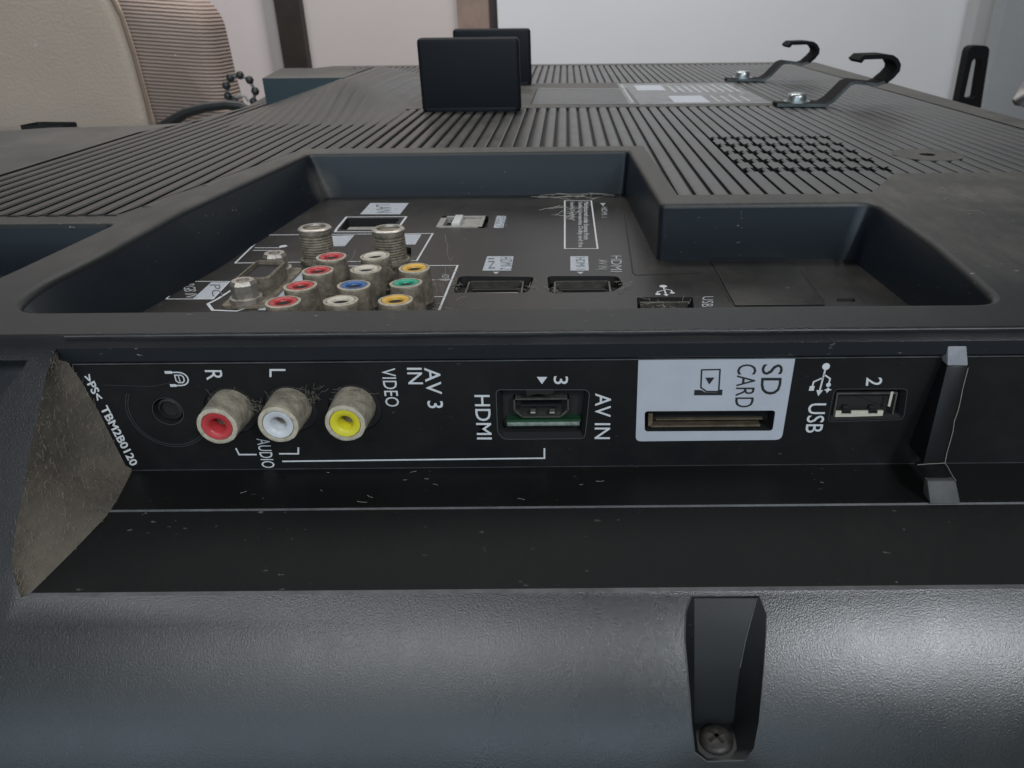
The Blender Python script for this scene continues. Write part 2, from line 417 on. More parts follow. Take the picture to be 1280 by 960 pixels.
# rib field is a hole with two islands
v, f = sheet(OUT, [well_out, side_out, RIBS]+HAND, lambda x, y: (x, y, top(y)), extra)
cover.add(v, f, 0)
for isl, hol in ((BAND, []), (PATCH, [SCREWHOLE])):
    v, f = sheet(isl, hol, lambda x, y: (x, y, 0)); cover.add(v, f, 0)
ring = SCREWHOLE
cover.add(*loft([[(x, y, z) for x, y in ring] for z in (0, -5)], cap=True), mi=1)
cover.add(*loft([[(x, y, z) for x, y in LP] for z in (0, -6)], cap=True), mi=1)
GD = -1.7
for poly in (RIBS, BAND, PATCH):
    cover.add(*loft([[(x, y, 0) for x, y in poly], [(x, y, GD) for x, y in poly]]), mi=1)
v, f = sheet(RIBS, [BAND, PATCH, VENT], lambda x, y: (x, y, GD)); cover.add(v, f, 1)
cover.add(*loft([[(x, y, z) for x, y in VENT] for z in (GD, -9)], cap=True), mi=1)
# well: rounded rim, walls
rings = fillet_rings(well_top, fr, lambda x, y, d: (x, y, top(y)-d))
cover.add(*loft(rings), mi=0)
cover.add(*loft([rings[-1], [(x, y, FZ+0.6) for x, y in offset(well_bot, .3)], [(x, y, FZ-2) for x, y in well_bot]]), mi=2)
rings = fillet_rings(SIDE_REC, 1.2, lambda x, y, d: (x, y, top(y)-d))
cover.add(*loft(rings), mi=0)
cover.add(*loft([rings[-1], [(x, y, -16) for x, y in SIDE_BOT]], cap=True), mi=2)
# skirts on the far sides
sk = [(235, 143), (235, 786), (228, 792), (-222, 792), (-232, 770), (-190, 490), (-188, 470), (-196, 410), (-215, 402), (-256, 398), (-276, 386), (-330, 380), (-330, 143)]
cover.add(*loft([[(x, y, top(y)) for x, y in sk], [(x*1.02, y*1.0+(3 if y > 300 else 0), top(y)-6) for x, y in sk], [(x*1.08, y+(9 if y > 300 else 0), -60) for x, y in sk], [(x*1.08, y+(9 if y > 300 else 0), -92) for x, y in sk]], close=False), mi=0)
back = cover.build('back_cover', [M_TOP, M_GROOVE, M_WALL], tv, 38)

# --- sloping lower flank of the cover, with the panel recess, screw pocket and side recess
def sl(x, y): return (x, y, slope(y))
rl = [on_slope(75, 418.5), on_slope(58, 470), on_slope(38, 560), on_slope(22, 650), on_slope(14, 700), on_slope(14, 738)]
LIPY = 111.2
rimL = [(p.x, p.y) for p in rl[1:-1]]
recess = [(235, LIPY), (235, 140.4)]+[(rl[0].x, 140.4)]+rimL+[(rl[-1].x+0.3, LIPY+2.2), (rl[-1].x+2.0, LIPY)]
pk_px = [(864, 744), (948, 743), (958, 765), (955, 830), (950, 890), (943, 938), (935, 951), (877, 953), (867, 940), (862, 880), (856, 800), (857, 762)]
pk_px = [(949, 744), (958, 768), (957, 800), (955, 830), (952, 868), (949, 900), (942, 936), (931, 950.5), (884, 952), (868, 940), (864, 900), (862, 870), (859, 835), (856, 800), (857, 765), (864, 744)]
pk = [(lambda p: (p.x, p.y))(on_slope(*q)) for q in pk_px]; pk = [(x, min(y, LIPY-0.7)) for x, y in pk]
sr = [(lambda p: (p.x, min(p.y, 139)))(on_slope(*q)) for q in [(-200, 424), (24, 422), (37, 424), (36, 440), (28, 462), (10, 486), (-4, 500), (-200, 560)]]
out = [(-170, 143), (235, 143)]+[(235, y) for y, z in FRONT[1:]]+[(-170, y) for y, z in reversed(FRONT[1:])]
ext = [(x, y) for x in range(-165, 235, 12) for y in [140.4]+[q[0] for q in FRONT[4:-1]]]
ext += [(x, y) for x in range(-165, -108, 10) for y in range(113, 140, 4)]
ext = [e for e in ext if not inside(e, offset(pk, 2)) and not inside(e, offset(recess, 0.8)) and not inside(e, offset(sr, 1))]
front = MB()
v, f = sheet(out, [recess, pk, sr], sl, ext)
front.add(v, f, 0)
front.add(*loft([[(x, y, slope(y)) for x, y in sr], [(x*0.99-2, y+6, slope(y)-3) for x, y in sr]], cap=True), mi=2)
# chamfer, seam, ledge, dark sill (strips running along the set)
def strip(a, b, x0, x1): return [(x0[0] if isinstance(x0, tuple) else x0, *a), (x1, *a), (x1, *b), (x0[1] if isinstance(x0, tuple) else x0, *b)], [(0, 1, 2, 3)]
pz0 = on_y(712, 447.5, PY).z; pz1 = on_y(712, 583, PY).z
LX0, LX1 = pan(90, 457)[0], pan(165, 589)[0]
ed = on_z(142, 633, -36.6); LEDX = ed.x
XR = 235
front.add(*strip((140.4, -6.8), (140.9, pz0+0.6), (rl[0].x, LX0), XR), mi=2)
front.add(*strip((140.9, pz0+0.6), (141.6, pz0+0.1), (LX0, LX0), XR), mi=2)
front.add(*strip((141.6, pz0+0.1), (145, pz0), (LX0, LX0), XR), mi=2)
front.add(*strip((PY+1.6, pz1), (127.6, -36.7), (LX1, LEDX), XR), mi=3)
front.add(*strip((127.6, -36.7), (127.3, -37.0), (LEDX, LEDX-.3), XR), mi=4)
front.add(*strip((127.3, -37.0), (112.2, -44.5), (LEDX-.3, rl[-1].x+3.2), XR), mi=3)
front.add(*strip((112.2, -44.5), (111.2, -44.6), (rl[-1].x+3.2, rl[-1].x+2), XR), mi=4)
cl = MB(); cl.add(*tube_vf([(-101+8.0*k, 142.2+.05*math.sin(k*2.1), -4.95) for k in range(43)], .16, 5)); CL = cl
fo = front.build('lower_flank', [M_SLOPE, M_GROOVE, M_WALL, M_LEDGE, M_EDGE], back, 40)
cl.build('crest_highlight', M_EDGE, fo, 60)  # highlight along the crest drawn as a thin pale tube
# dusty end wall
ew = MB()
o_ = [(rl[0].x, 140.4, -6.8)]+[tuple(p) for p in rl[1:-1]]+[(rl[-1].x+0.3, LIPY+2.2, slope(LIPY+2.2)), (rl[-1].x+2.0, LIPY, -44.6)]
i_ = [(LX0, 141, pz0+.6), (LX0+.1, PY, pz0-1), (LX0+(LX1-LX0)*.5, PY, (pz0+pz1)/2), (LX1, PY+1, pz1), (LEDX+.3, 127.3, -36.7), ((LEDX+rl[-1].x+3)/2, 119, -41), (rl[-1].x+3.2, 112.2, -44.5)]
def resample(pl_, n):
    pl_ = [Vector(p) for p in pl_]; ls = [0]
    for a, b in zip(pl_, pl_[1:]): ls.append(ls[-1]+(b-a).length)
    out = []
    for k in range(n):
        t = ls[-1]*k/(n-1); i = max(j for j in range(len(ls)) if ls[j] <= t+1e-9); i = min(i, len(pl_)-2)
        out.append(pl_[i].lerp(pl_[i+1], (t-ls[i])/(ls[i+1]-ls[i])))
    return out
A, B_ = resample(o_, 15), resample(i_, 15)
rows = [A]
for k in (0.12, 0.3, 0.5, 0.7, 0.85): rows.append([a.lerp(b, k)+Vector((-1.6*math.sin(math.pi*k), 0, -0.5*math.sin(math.pi*k))) for a, b in zip(A, B_)])
rows.append(B_)
ew.add(*loft(rows, close=False)); ew.build('dusty_end_wall', M_FELT, back, 60, label='recess end wall furred with brown dust')
# screw pocket lining
ring0 = [(x, y, slope(y)) for x, y in pk]
pf = on_z(895, 925, -67.2)
fy0 = on_z(895, 905, -67.2).y
inn_px = {0: (868, 747), 1: (945, 747)}
zf = -67.2
inn = []
BWP = [(110.3, -46.0), (106.6, -50.8), (103.6, -56.5), (101.8, -62.0), (fy0, zf)]
def bw(u, v):   # concave back wall of the pocket
    d = ray(u, v)
    for (y0, z0), (y1, z1) in zip(BWP, BWP[1:]):
        s_ = (z1-z0)/(y1-y0); t = (z0-s_*y0-CAMZ)/(d.z-s_*d.y)
        if t*d.y >= y1-1e-3 or (y1, z1) == BWP[-1]: return tuple(Vector((0, 0, CAMZ))+d*t)
vl = [748, 770, 800, 835, 870, 904]
Rs = [bw(u, v) for u, v in zip((946, 940, 932, 925, 920, 917), vl)]
Ls = [bw(868, v) for v in vl]
inn = Rs+[tuple(on_z(921, 936, zf)), tuple(on_z(914, 946, zf)), tuple(on_z(884, 948, zf)), tuple(on_z(873, 938, zf))]+Ls[::-1]
ro = resample([(x, y, slope(y)) for x, y in pk[1:]], 14)[:0] if False else None
oR = [tuple(on_slope(u, v)) for u, v in ((949, 744), (958, 768), (957, 800), (955, 830), (952, 868), (949, 900), (942, 936), (931, 950.5), (884, 952), (868, 940), (864, 900), (862, 870), (859, 835), (856, 800), (857, 765), (864, 744))]
oR = [(x, min(y, LIPY-.7), slope(min(y, LIPY-.7))) for x, y, z in oR]
pk2 = [(x, y) for x, y, z in oR]
pm = MB(); pm.add(*loft([oR, inn])); pm.add(*loft([Rs, Ls], close=False)); pm.add(inn[5:11], [(0, 1, 2, 3, 4, 5)])
pm.build('screw_pocket', M_POCKET, back, 48)
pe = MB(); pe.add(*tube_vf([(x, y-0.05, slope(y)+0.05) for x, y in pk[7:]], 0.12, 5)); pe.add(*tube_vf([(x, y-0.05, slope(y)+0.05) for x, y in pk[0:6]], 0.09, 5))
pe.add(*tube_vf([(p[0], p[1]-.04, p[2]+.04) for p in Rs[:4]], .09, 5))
pe.build('pocket_highlight', M_EDGE, back, 60)  # pale tubes drawing the highlight round the pocket rim
# screw
sg = MB(); sg.add(*lathe([(3.15, -.3), (3.15, 0.25), (2.9, 0.7), (2.2, 1.05), (1.0, 1.2)], 28))
scr = sg.build('screw', M_SCREW, tv, 50, world=Matrix.Translation(Vector((pf.x, pf.y, zf))*S))
cr = MB()
for a in (35, 125):
    c_, s_ = math.cos(math.radians(a)), math.sin(math.radians(a))
    pts = [(-1.75, -.34), (1.75, -.34), (1.75, .34), (-1.75, .34)]
    q = [(x*c_-y*s_, x*s_+y*c_) for x, y in pts]
    cr.add([(x, y, z) for z in (.5, 1.25) for x, y in q], [(0, 1, 2, 3), (4, 5, 6, 7), (0, 1, 5, 4), (1, 2, 6, 5), (2, 3, 7, 6), (3, 0, 4, 7)])
cr.build('cross_slot', M_HOLE, scr, None, world=Matrix.Translation(Vector((pf.x, pf.y, zf+.03))*S))

# --- ribs
def rib_any(x0, x1, y): return rib_ok(x0, y) or rib_ok(x1, y)
def rib_ok(x, y): return inside((x, y), RIBS) and not inside((x, y), BAND) and not inside((x, y), PATCH)
vent_rows = [(279, 1), (296, 0), (314, 0), (331, 0), (349, 1)]
k0 = 68-PITCH*60
nx = 0
for i in range(140):
    xc = k0+i*PITCH-PITCH/2
    if xc < -203 or xc > 208: continue
    iv = []; y = 220.0; st = None
    while y < 775:
        ok = rib_any(xc-RW/2, xc+RW/2, y)
        if ok and st is None: st = y
        if not ok and st is not None:
            if y-st > 4: iv.append((st-0.7, y))
            st = None
        y += 0.5
    for (a, b) in iv:
        cuts = []
        if 60 < xc < 121 and a < 270+5: pass
        segs = [(a, 0, 0)]
        if 60 < xc < 121 and a < 285:
            for (yr, off) in vent_rows:
                sh = 0
                lft = 61 < xc-PITCH/2 < 115; rgt = 61 < xc+PITCH/2 < 115
                y0, y1 = yr+sh-3.6, yr+sh+3.6
                if y0 > a+2: segs += [(y0, 1.2 if lft else 0, 1.2 if rgt else 0), (y1, 0, 0)]
        segs.append((b, 0, 0))
        mb = MB()
        for (s0, l, r), (s1, _, _) in zip(segs, segs[1:]):
            xl, xr_ = -RW/2+l, RW/2-r
            prof = [(xl, GD), (xl, -0.55), (xl+0.15, -0.42), (xl+(xr_-xl)*.32, -0.05), (xr_-0.45, -0.1), (xr_, -0.5), (xr_, GD)]
            ra = [(xc+px_, s0, pz) for px_, pz in prof]; rb = [(xc+px_, s1, pz) for px_, pz in prof]
            n = len(mb.v); k = len(prof); mb.v += ra+rb
            for q in range(k): mb.f.append((n+q, n+(q+1) % k, n+k+(q+1) % k, n+k+q)); mb.mi.append(0)
            mb.f += [tuple(n+q for q in range(k)), tuple(n+k+q for q in range(k))]; mb.mi += [0, 0]
        mb.build('rib', M_RIB, back, 30)
# recessed blank plate and foil rating label on the plain band
bl = [tpl(672, 111), tpl(784, 111), tpl(800, 131), tpl(664, 131)]
lo_ = MB(); lo_.add(*loft([[(x, y, 0.05) for x, y in offset(bl, 0.5)], [(x, y, 0.45) for x, y in offset(bl, -.3)], [(x, y, 0.45) for x, y in offset(bl, -1.5)], [(x, y, 0.12) for x, y in offset(bl, -2.0)]], cap=True))
lo_.build('blank_label_plate', plastic('smooth_plate', (.012,.012,.012), .3, dust=.3), back, 20)
rq = [(36, 470), (119, 470), (119, 594), (36, 594)]
rl_ = MB(); rl_.add([(x, y, z) for z in (0.03, 0.2) for x, y in rq], [(4, 5, 6, 7), (0, 1, 5, 4), (1, 2, 6, 5), (2, 3, 7, 6), (3, 0, 4, 7)])
rlab = rl_.build('rating_label', M_FOIL, back)
it = []
for (x0, x1, y0, y1) in [(47, 66, 545, 580), (63, 84, 476, 512)]: it.append(('poly', [(x0, y0), (x1, y0), (x1, y1), (x0, y1)], 0.25))
marks('label_patch', it, M_LABEL, rlab, TOPP, True)
it = []
for k in range(9):
    x = 70+k*5.2; it.append(('poly', [(x, 530+random.random()*10), (x+2, 530), (x+2, 560+random.random()*24), (x, 585)], 0.26))
for k in range(4):
    x = 89+k*6; it.append(('poly', [(x, 478), (x+1.6, 478), (x+1.6, 505+random.random()*14), (x, 510)], 0.26))
it.append(('poly', [(38, 480), (39.4, 480), (39.4, 588), (38, 588)], 0.26))
marks('small_print_line', it, M_PRINTD, rlab, TOPP, True)

# --- step at the far left, teal sheen put into its wall colour; dusty ramp
sx = on_z(430, 100, 14).x*480/ on_z(430, 100, 14).y if False else on_y(430, 99, 480).x
lx = on_y(328, 100, 480).x; hz = on_y(328, 98, 480).z
st = MB()
st.add([(lx, 480, -20), (sx, 480, -20), (sx, 480, hz), (lx, 480, hz), (lx-14, 556, -20), (sx-2, 556, -1), (sx-2, 556, hz*.985), (lx-14, 556, hz), (lx-24, 690, 0), (sx-4, 690, -0.5)],
       [(0, 1, 2, 3), (3, 2, 6, 7), (0, 3, 7, 4), (1, 5, 6, 2), (7, 6, 9, 8), (4, 7, 8)])
st.mi = [0, 1, 0, 0, 1, 0]
st.build('raised_step', [plastic('step_wall_painted_sheen', (0.012, 0.026, 0.034), 0.3, dust=.3, spec=.6), M_TOP], back, label='raised bulge at the far left corner')
rp = MB(); xs_ = []; x = lx+1
while x < -86:
    ph = ((x-68)/PITCH) % 1.0
    xs_.append(x); x += 0.62
ys_ = [404+k*4.0 for k in range(20)]+[479.5]+[484+k*12 for k in range(23)]
def sm(t): t = max(0, min(1, t)); return t*t*(3-2*t)
def hump(x, y):
    fx = (x-lx)/(sx-lx) if x < sx else 1-sm((x-sx)/(-88-sx))
    fy = sm((y-404)/76) if y < 480 else (1-sm((y-550)/160))
    if x < sx and y > 480: return None
    ph = ((x-68)/PITCH) % 1.0; g = -0.55 if ph < .12 or ph > .88 else 0
    h = hz*fx*fy
    return h+g+min(0.1, h-0.5)
grid = {}
for j, y in enumerate(ys_):
    for i_, x in enumerate(xs_):
        h = hump(x, y)
        if h is not None: grid[(i_, j)] = len(rp.v); rp.v.append((x, y, h))
for j in range(len(ys_)-1):
    for i_ in range(len(xs_)-1):
        q = [(i_, j), (i_+1, j), (i_+1, j+1), (i_, j+1)]
        if all(k in grid for k in q): rp.f.append(tuple(grid[k] for k in q)); rp.mi.append(0)
rp.build('dusty_ribbed_rise', M_RIB, back, 60, kind='stuff')

# --- stand posts
for y0 in (447, 592):
    me = mesh(*box_vf(-80, -25.5, y0, y0+9, -0.6, 37)); bevel_mesh(me, 2.2, 3)
    p_ = obj('stand_post', me, M_POST, tv)
    box('post_foot', -77.5, -28, y0-1.2, y0+10, -0.4, 2.2, M_POST, p_, 0.5)
# --- hooks
def hook(y0):
    pts = [(117, 1.2), (143, 1.2), (147, 3.5), (155, 12.0), (158, 13.0), (170, 11.6), (174, 13.0), (177.5, 16), (179.8, 19), (179.8, 21.5), (178, 24), (175.5, 25.5), (172, 25.9), (160.5, 25.6), (158.5, 23.5)]
    wd = 17; th = 1.7; P = [Vector(p) for p in pts]; n = len(P); v = []
    for i in range(n):
        a = (P[i]-P[max(i-1, 0)]); b = P[min(i+1, n-1)]-P[i]
        if a.length < 1e-6: a = b
        if b.length < 1e-6: b = a
        a.normalize(); b.normalize(); m_ = Vector((-(a.y+b.y), a.x+b.x)).normalized()*th/2
        ww = 0 if i > 0 else 3
        for q in (P[i]+m_, P[i]-m_):
            v += [(q.x, y0+ww, q.y), (q.x, y0+wd-ww, q.y)]
    f = []; mi = []
    for i in range(n-1):
        a = 4*i; b = 4*i+4
        f += [(a, a+1, b+1, b), (a+2, b+2, b+3, a+3), (a, b, b+2, a+2), (a+1, a+3, b+3, b+1)]; mi += [0, 0, 1, 1]
    f += [(0, 2, 3, 1), (4*n-4, 4*n-3, 4*n-1, 4*n-2)]; mi += [0, 0]
    mb = MB(); mb.add(v, f); mb.mi = mi
    h = mb.build('wall_hook', [M_HOOK, M_HOOKE], tv, 35)
    sv = MB(); Q = P[6:]; m2 = len(Q); rs = []
    for i in range(m2):
        d = (Q[min(i+1, m2-1)]-Q[max(i-1, 0)]).normalized(); nn = Vector((-d.y, d.x))*1.15
        rs.append([(Q[i].x+nn.x, y0-.4, Q[i].y+nn.y), (Q[i].x+nn.x, y0+wd+.4, Q[i].y+nn.y), (Q[i].x-nn.x, y0+wd+.4, Q[i].y-nn.y), (Q[i].x-nn.x, y0-.4, Q[i].y-nn.y)])
    v2, f2 = loft(rs, cap=True); f2.append((0, 1, 2, 3)); sv.add(v2, f2); sv.build('hook_sleeve', M_HOOK, h, 35)
    b2 = MB(); b2.add(*lathe([(7.4, 0), (7.4, 0.8), (6.0, 0.9), (6.0, 1.2)], 24)); b2.build('washer', M_CLEAN, h, 30, world=Matrix.Translation(Vector((129, y0+8.5, 2.0))*S))
    b3 = MB(); b3.add(*lathe([(5.2, 0), (5.2, 2.6), (4.6, 3.6), (3.0, 4.1), (0.8, 4.2)], 20)); b3.build('bolt', M_CLEAN, h, 50, world=Matrix.Translation(Vector((129, y0+8.5, 3.0))*S))
hook(449); hook(598)

# ================================================================== REAR TERMINAL PLATE (floor of the well)
def hole(fn, pxs, r=0.8): return round_poly([fn(*p) for p in pxs], r, 3)
H_LAN = hole(flo, [(434, 273), (500, 273), (488, 287), (424, 287)], 1.5)
H_SW = hole(flo, [(553, 269.5), (611, 270), (609, 285), (546, 285)], 1.5)
H_H1 = hole(flo, [(574, 345), (668, 346), (660, 366), (566, 366)], 2.0)
H_H2 = hole(flo, [(684, 345), (772, 345), (780, 356), (766, 365), (686, 366)], 2.0)
H_US = hole(flo, [(796, 371.5), (866, 371.5), (868, 388), (797, 388)], 1.0)
H_CR = hole(flo, [(1046, 373), (1068, 373), (1069, 377), (1046, 377)], .4)
H_FB = hole(flo, [(493, 309), (514, 309), (514, 322), (493, 322)], 1.5)
holes = [H_LAN, H_SW, H_H1, H_H2, H_US, H_CR, H_FB]
pl_out = offset(well_bot, 0.2)
tp = MB()
v, f = sheet(pl_out, holes, lambda x, y: (x, y, FZ)); tp.add(v, f, 0)
for h_, d in ((H_LAN, 9), (H_SW, 2.2), (H_H1, 3.0), (H_H2, 3.0), (H_US, 3.5), (H_CR, 2), (H_FB, 2)):
    tp.add(*loft([[(x, y, FZ) for x, y in h_], [(x, y, FZ-d) for x, y in offset(h_, -0.25)]], cap=True), mi=1)
plate = tp.build('terminal_plate', [M_FLOOR, M_GROOVE], tv)
# seams and raised bits of the floor
marks('seam', [('line', [flo(776, 236), flo(791, 341), flo(795, 344), flo(880, 341)], 0.5), ('line', [flo(893, 338), flo(913, 378)], 0.5), ('line', [flo(1000, 338), flo(1031, 378)], 0.45),
               ('line', [flo(1065, 360), flo(1082, 378)], 0.3)], M_SEAM, plate, FLO, True)
marks('floor_edge_line', [('line', [flo(182, 386), flo(407, 237), flo(430, 236)], 0.55), ('line', [flo(1103, 351), flo(1134, 377)], 0.3)], M_EDGE, plate, FLO, True)
box('raised_floor_tile', flo(898, 345)[0], flo(1000, 345)[0], flo(900, 383)[1], 227, FZ, FZ+0.35, M_FLOOR, plate, 0.15)
# white outlines
def L(pts, wd=0.6, closed=True): return ('line', [flo(*p) for p in pts], wd, closed)
marks('white_outline', [L([(330, 294), (541, 292), (521, 326), (294, 329)]), L([(433, 271.5), (508, 271), (495, 289), (472, 290), (419, 290), (421, 286)], 0.8),
                        L([(404, 333), (572, 332), (548, 390)], 0.6, False), L([(400, 351), (566, 350)], 0.45, False), L([(383, 373), (556, 371)], 0.45, False),
                        L([(260, 380), (272, 374), (322, 342), (345, 338), (358, 345), (356, 352), (318, 382), (296, 389), (266, 388)], 0.8),
                        L([(208, 374), (229, 352), (287, 352), (266, 374)], 0.45), L([(706, 251), (739, 251), (747, 311), (706, 311)], 0.55)], M_PRINT, plate, FLO, True)
# white label blocks
def P(pts, h=0.06): return ('poly', [flo(*p) for p in pts], h)
marks('white_label_block', [P([(463, 254), (511, 254), (500, 268), (450, 268)]), P([(413, 295), (443, 294), (431, 308), (413, 308)]), P([(504, 293), (527, 293), (519, 306), (506, 306)]),
                            P([(374, 340), (390, 340), (352, 388), (322, 388)]), P([(264, 353), (287, 353), (265, 374), (241, 374)]),
                            P([(609, 320.5), (642, 320.5), (639, 338.5), (603, 338.5)]), P([(713, 320.5), (735, 320.5), (736, 338.5), (713, 338.5)]),
                            P([(621, 270), (633, 270), (629, 285), (617, 285)]),
                            P([(616, 340), (624, 340), (620, 343)]), P([(721, 340), (730, 340), (725.5, 343)])], M_LABEL2, plate, FLO, True)
IN, PR = M_INK2, M_PRINTD
def dt(t, u0, u1, v0, v1, mat=PR, **k): return down_text(t, u0, u1, v0, v1, flo, FLO, mat, plate, **k)
dt('HDMI', 764, 777, 320, 340); dt('AV IN', 748, 759, 325, 337); 
dt('HDMI 2', 625, 640, 321.5, 337.5, IN); dt('IN', 610, 618, 323, 336, IN); dt('HDMI 1', 720, 731, 322, 337, IN)
dt('SERVICE', 626, 633, 270, 284.5, IN); dt('ONLY', 619, 625, 271, 284.5, IN)
dt('USB', 878, 892, 371, 384); dt('HDMI 1', 752, 759, 259, 272); dt('LAN', 470, 488, 256, 266, IN); dt('VIDEO', 552, 561, 343, 351)
dt('PC', 262, 275, 356, 371, IN); dt('RGB IN', 228, 243, 355, 372)
dt('Manufactured under license from', 730, 736, 252.5, 300, spacing=.9, bold=.02); dt('Dolby Laboratories. Dolby and the', 721.5, 728, 252.5, 309.5, spacing=.9, bold=.02); dt('double-D symbol', 711.5, 718, 252.5, 275, bold=.02)
marks('caution_triangle', [P([(750, 254), (757, 254), (754, 258)])], PR, plate, FLO)
# antenna symbol
marks('antenna_symbol', [L([(318, 310), (350, 310), (356, 306.5)], 0.55, False), L([(316, 313.2), (347, 313.2)], 0.5, False), ('disc', flo(346, 315), 1.2, 1.2), ('disc', flo(354, 308), 1.3, 1.3)], M_PRINT, plate, FLO)
# usb trident on the floor
def trident(pl, fn, parent, mat, o, s, wd, skew=0):
    x, y = o
    def q(a, b): return (x+a*s+skew*b*s, y-b*s)
    marks('usb_symbol', [('line', [q(0, 0), q(0, 10)], wd), ('disc', q(0, 0), 1.5*s), ('poly', [q(-1.1, 9.2), q(1.1, 9.2), q(0, 11.2)]), ('line', [q(0, 3), q(2.6, 4.8), q(2.6, 7.2)], wd*.85), ('line', [q(0, 4.5), q(-3.0, 6.3), q(-3.0, 8.2)], wd*.85),
                         ('disc', q(2.6, 7.6), 0.95*s), ('poly', [q(-3.9, 8.0), q(-2.1, 8.0), q(-2.1, 9.8), q(-3.9, 9.8)])], mat, parent, pl)
trident(FLO, flo, plate, M_PRINT, flo(829, 358), 0.72, 0.45)
# LAN cavity content, service switch, hdmi sockets
lanx = flo(440, 281)
box('network_port', lanx[0]-2, lanx[0]+8, lanx[1]-3, lanx[1]+3, FZ-6, FZ-1.5, M_GREY, plate, 0.3)
a, b = flo(553, 285), flo(609, 270)
sw = MB(); x0, x1, y0, y1 = a[0]-1.5, b[0]-0.5, a[1]+.5, b[1]-.5
sw.box(x0, x1, y0, y0+1.4, FZ-2, FZ+.25); sw.box(x0+1, x1, y1-1.6, y1, FZ-2, FZ+.25); sw.box(x0+6.5, x1, y0, y1, FZ-2, FZ-.5); sw.box(x1-1.3, x1, y0, y1, FZ-2, FZ+.2); sw.box(x0-1, x0+1.2, y0+.6, y1-2, FZ-2, FZ+.1)
swo = sw.build('service_switch', M_GREY, plate)
box('slider', x0+4.4, x0+7.4, y0+1.6, y1-1.8, FZ-1.5, FZ+1.2, plain('white_slider', (0.55, 0.56, 0.55), .5), swo, 0.3)
def hdmi_rear(h_, u0, u1):
    a, b = flo(u0, 364), flo(u1, 347); z = FZ
    m_ = MB(); t = 0.45; x0, x1, y0, y1 = a[0], b[0], a[1], b[1]
    m_.box(x0, x1, y0, y0+t, z-5, z-.9); m_.box(x0, x1, y1-t, y1, z-5, z-.9); m_.box(x0, x0+t, y0, y1, z-5, z-.9); m_.box(x1-t, x1, y0, y1, z-5, z-.9)
    o = m_.build('hdmi_socket', M_DARKSTEEL, plate)
    box('contact_tongue', x0+1.5, x1-1.5, (y0+y1)/2-.3, (y0+y1)/2+.9, z-5, z-1.6, M_HOLE, o)
    box('socket_lip', x0+1.0, x1-1.0, y0-.95, y0-.1, z-4, z-.35, M_STEEL, o, 0.15)
hdmi_rear(H_H1, 580, 655); hdmi_rear(H_H2, 692, 762)
a, b = flo(803, 386), flo(860, 374)
box('usb_contact_strip', a[0]+1, b[0]-1, a[1]+1.2, a[1]+2.4, FZ-3, FZ-1.0, M_BONE, plate)
box('usb_shell', a[0], b[0], b[1]-.8, b[1], FZ-3, FZ-.6, M_DARKSTEEL, plate)

# --- jacks
def dent(v, amt):
    return [(x+random.uniform(-amt, amt), y+random.uniform(-amt, amt), z+random.uniform(-amt, amt)) for x, y, z in v]
def jack_meshes(Lg, r, ri=2.05, rc=3.25, cd=3.2):
    v, f = lathe([(r+.35, -.8), (r+.35, 0), (r+.30, .6), (r+.2, Lg*.30), (r+.1, Lg*.65), (r, Lg-1.1), (r-.12, Lg-.25), (r-.5, Lg), (rc, Lg)], 30)
    f = f[:-1]; body = mesh(dent(v, 0.06), f, 60)
    v, f = lathe([(r-.15, Lg-.6), (r-.05, Lg-.1), (r-.45, Lg+.06), (rc+.05, Lg+.04), (rc, Lg-.5)], 30); rim = mesh(dent(v, .05), f[:-1], 60)
    v, f = lathe([(rc+.02, Lg-.6), (rc-.15, Lg+.02), (ri+.45, Lg-.04), (ri, Lg-.5), (ri-.1, Lg-3.5)], 30); ins = mesh(v, f[:-1], 60)
    v, f = lathe([(ri+.02, Lg-cd), (ri*.4, Lg-cd-.4), (0.05, Lg-cd-.6)], 20); core = mesh(v, f, 60)
    return body, rim, ins, core
JF = jack_meshes(7.0, 4.1, ri=1.5, rc=3.15); JR = jack_meshes(9.3, 4.1, ri=1.8, rc=3.3, cd=.7)
def mcopy(me, mat):
    m_ = me.copy(); m_.materials.clear(); m_.materials.append(mat); return m_
JFB = [mcopy(JF[0], M_JACK), mcopy(JF[1], M_RIM), None, mcopy(JF[3], M_BRONZE)]
JRB = [mcopy(JR[0], M_JACKR), mcopy(JR[1], plain('dusty_rim_rear', (.48, .43, .34), .8, 0, 900, .1, var=.35, vs=500)), None, mcopy(JR[3], M_HOLE)]
INS = {}
def jack(kind, mw, mat, lab):
    J, JB = (JF, JFB) if kind == 'f' else (JR, JRB)
    o = obj('rca_jack', JB[0], None, tv, mw, label=lab)
    obj('rim', JB[1], None, o, mw)
    if (kind, mat.name) not in INS: INS[(kind, mat.name)] = mcopy(J[2], mat)
    obj('insulator', INS[(kind, mat.name)], None, o, mw); obj('socket_core', JB[3], None, o, mw)
RX = Matrix.Rotation(math.radians(90), 4, 'X')    # +Z -> -Y
for (u, v_, mat, lab) in ((288, 512.5, M_RED, 'red'), (361.5, 510.5, M_WHI, 'white'), (442, 509, M_YEL, 'yellow')):
    a, b = pan(u, v_)
    jack('f', Matrix.Translation(Vector((a, PY, b))*S) @ RX, mat, lab+' phono socket on the side panel')
RZ = FZ+9.3
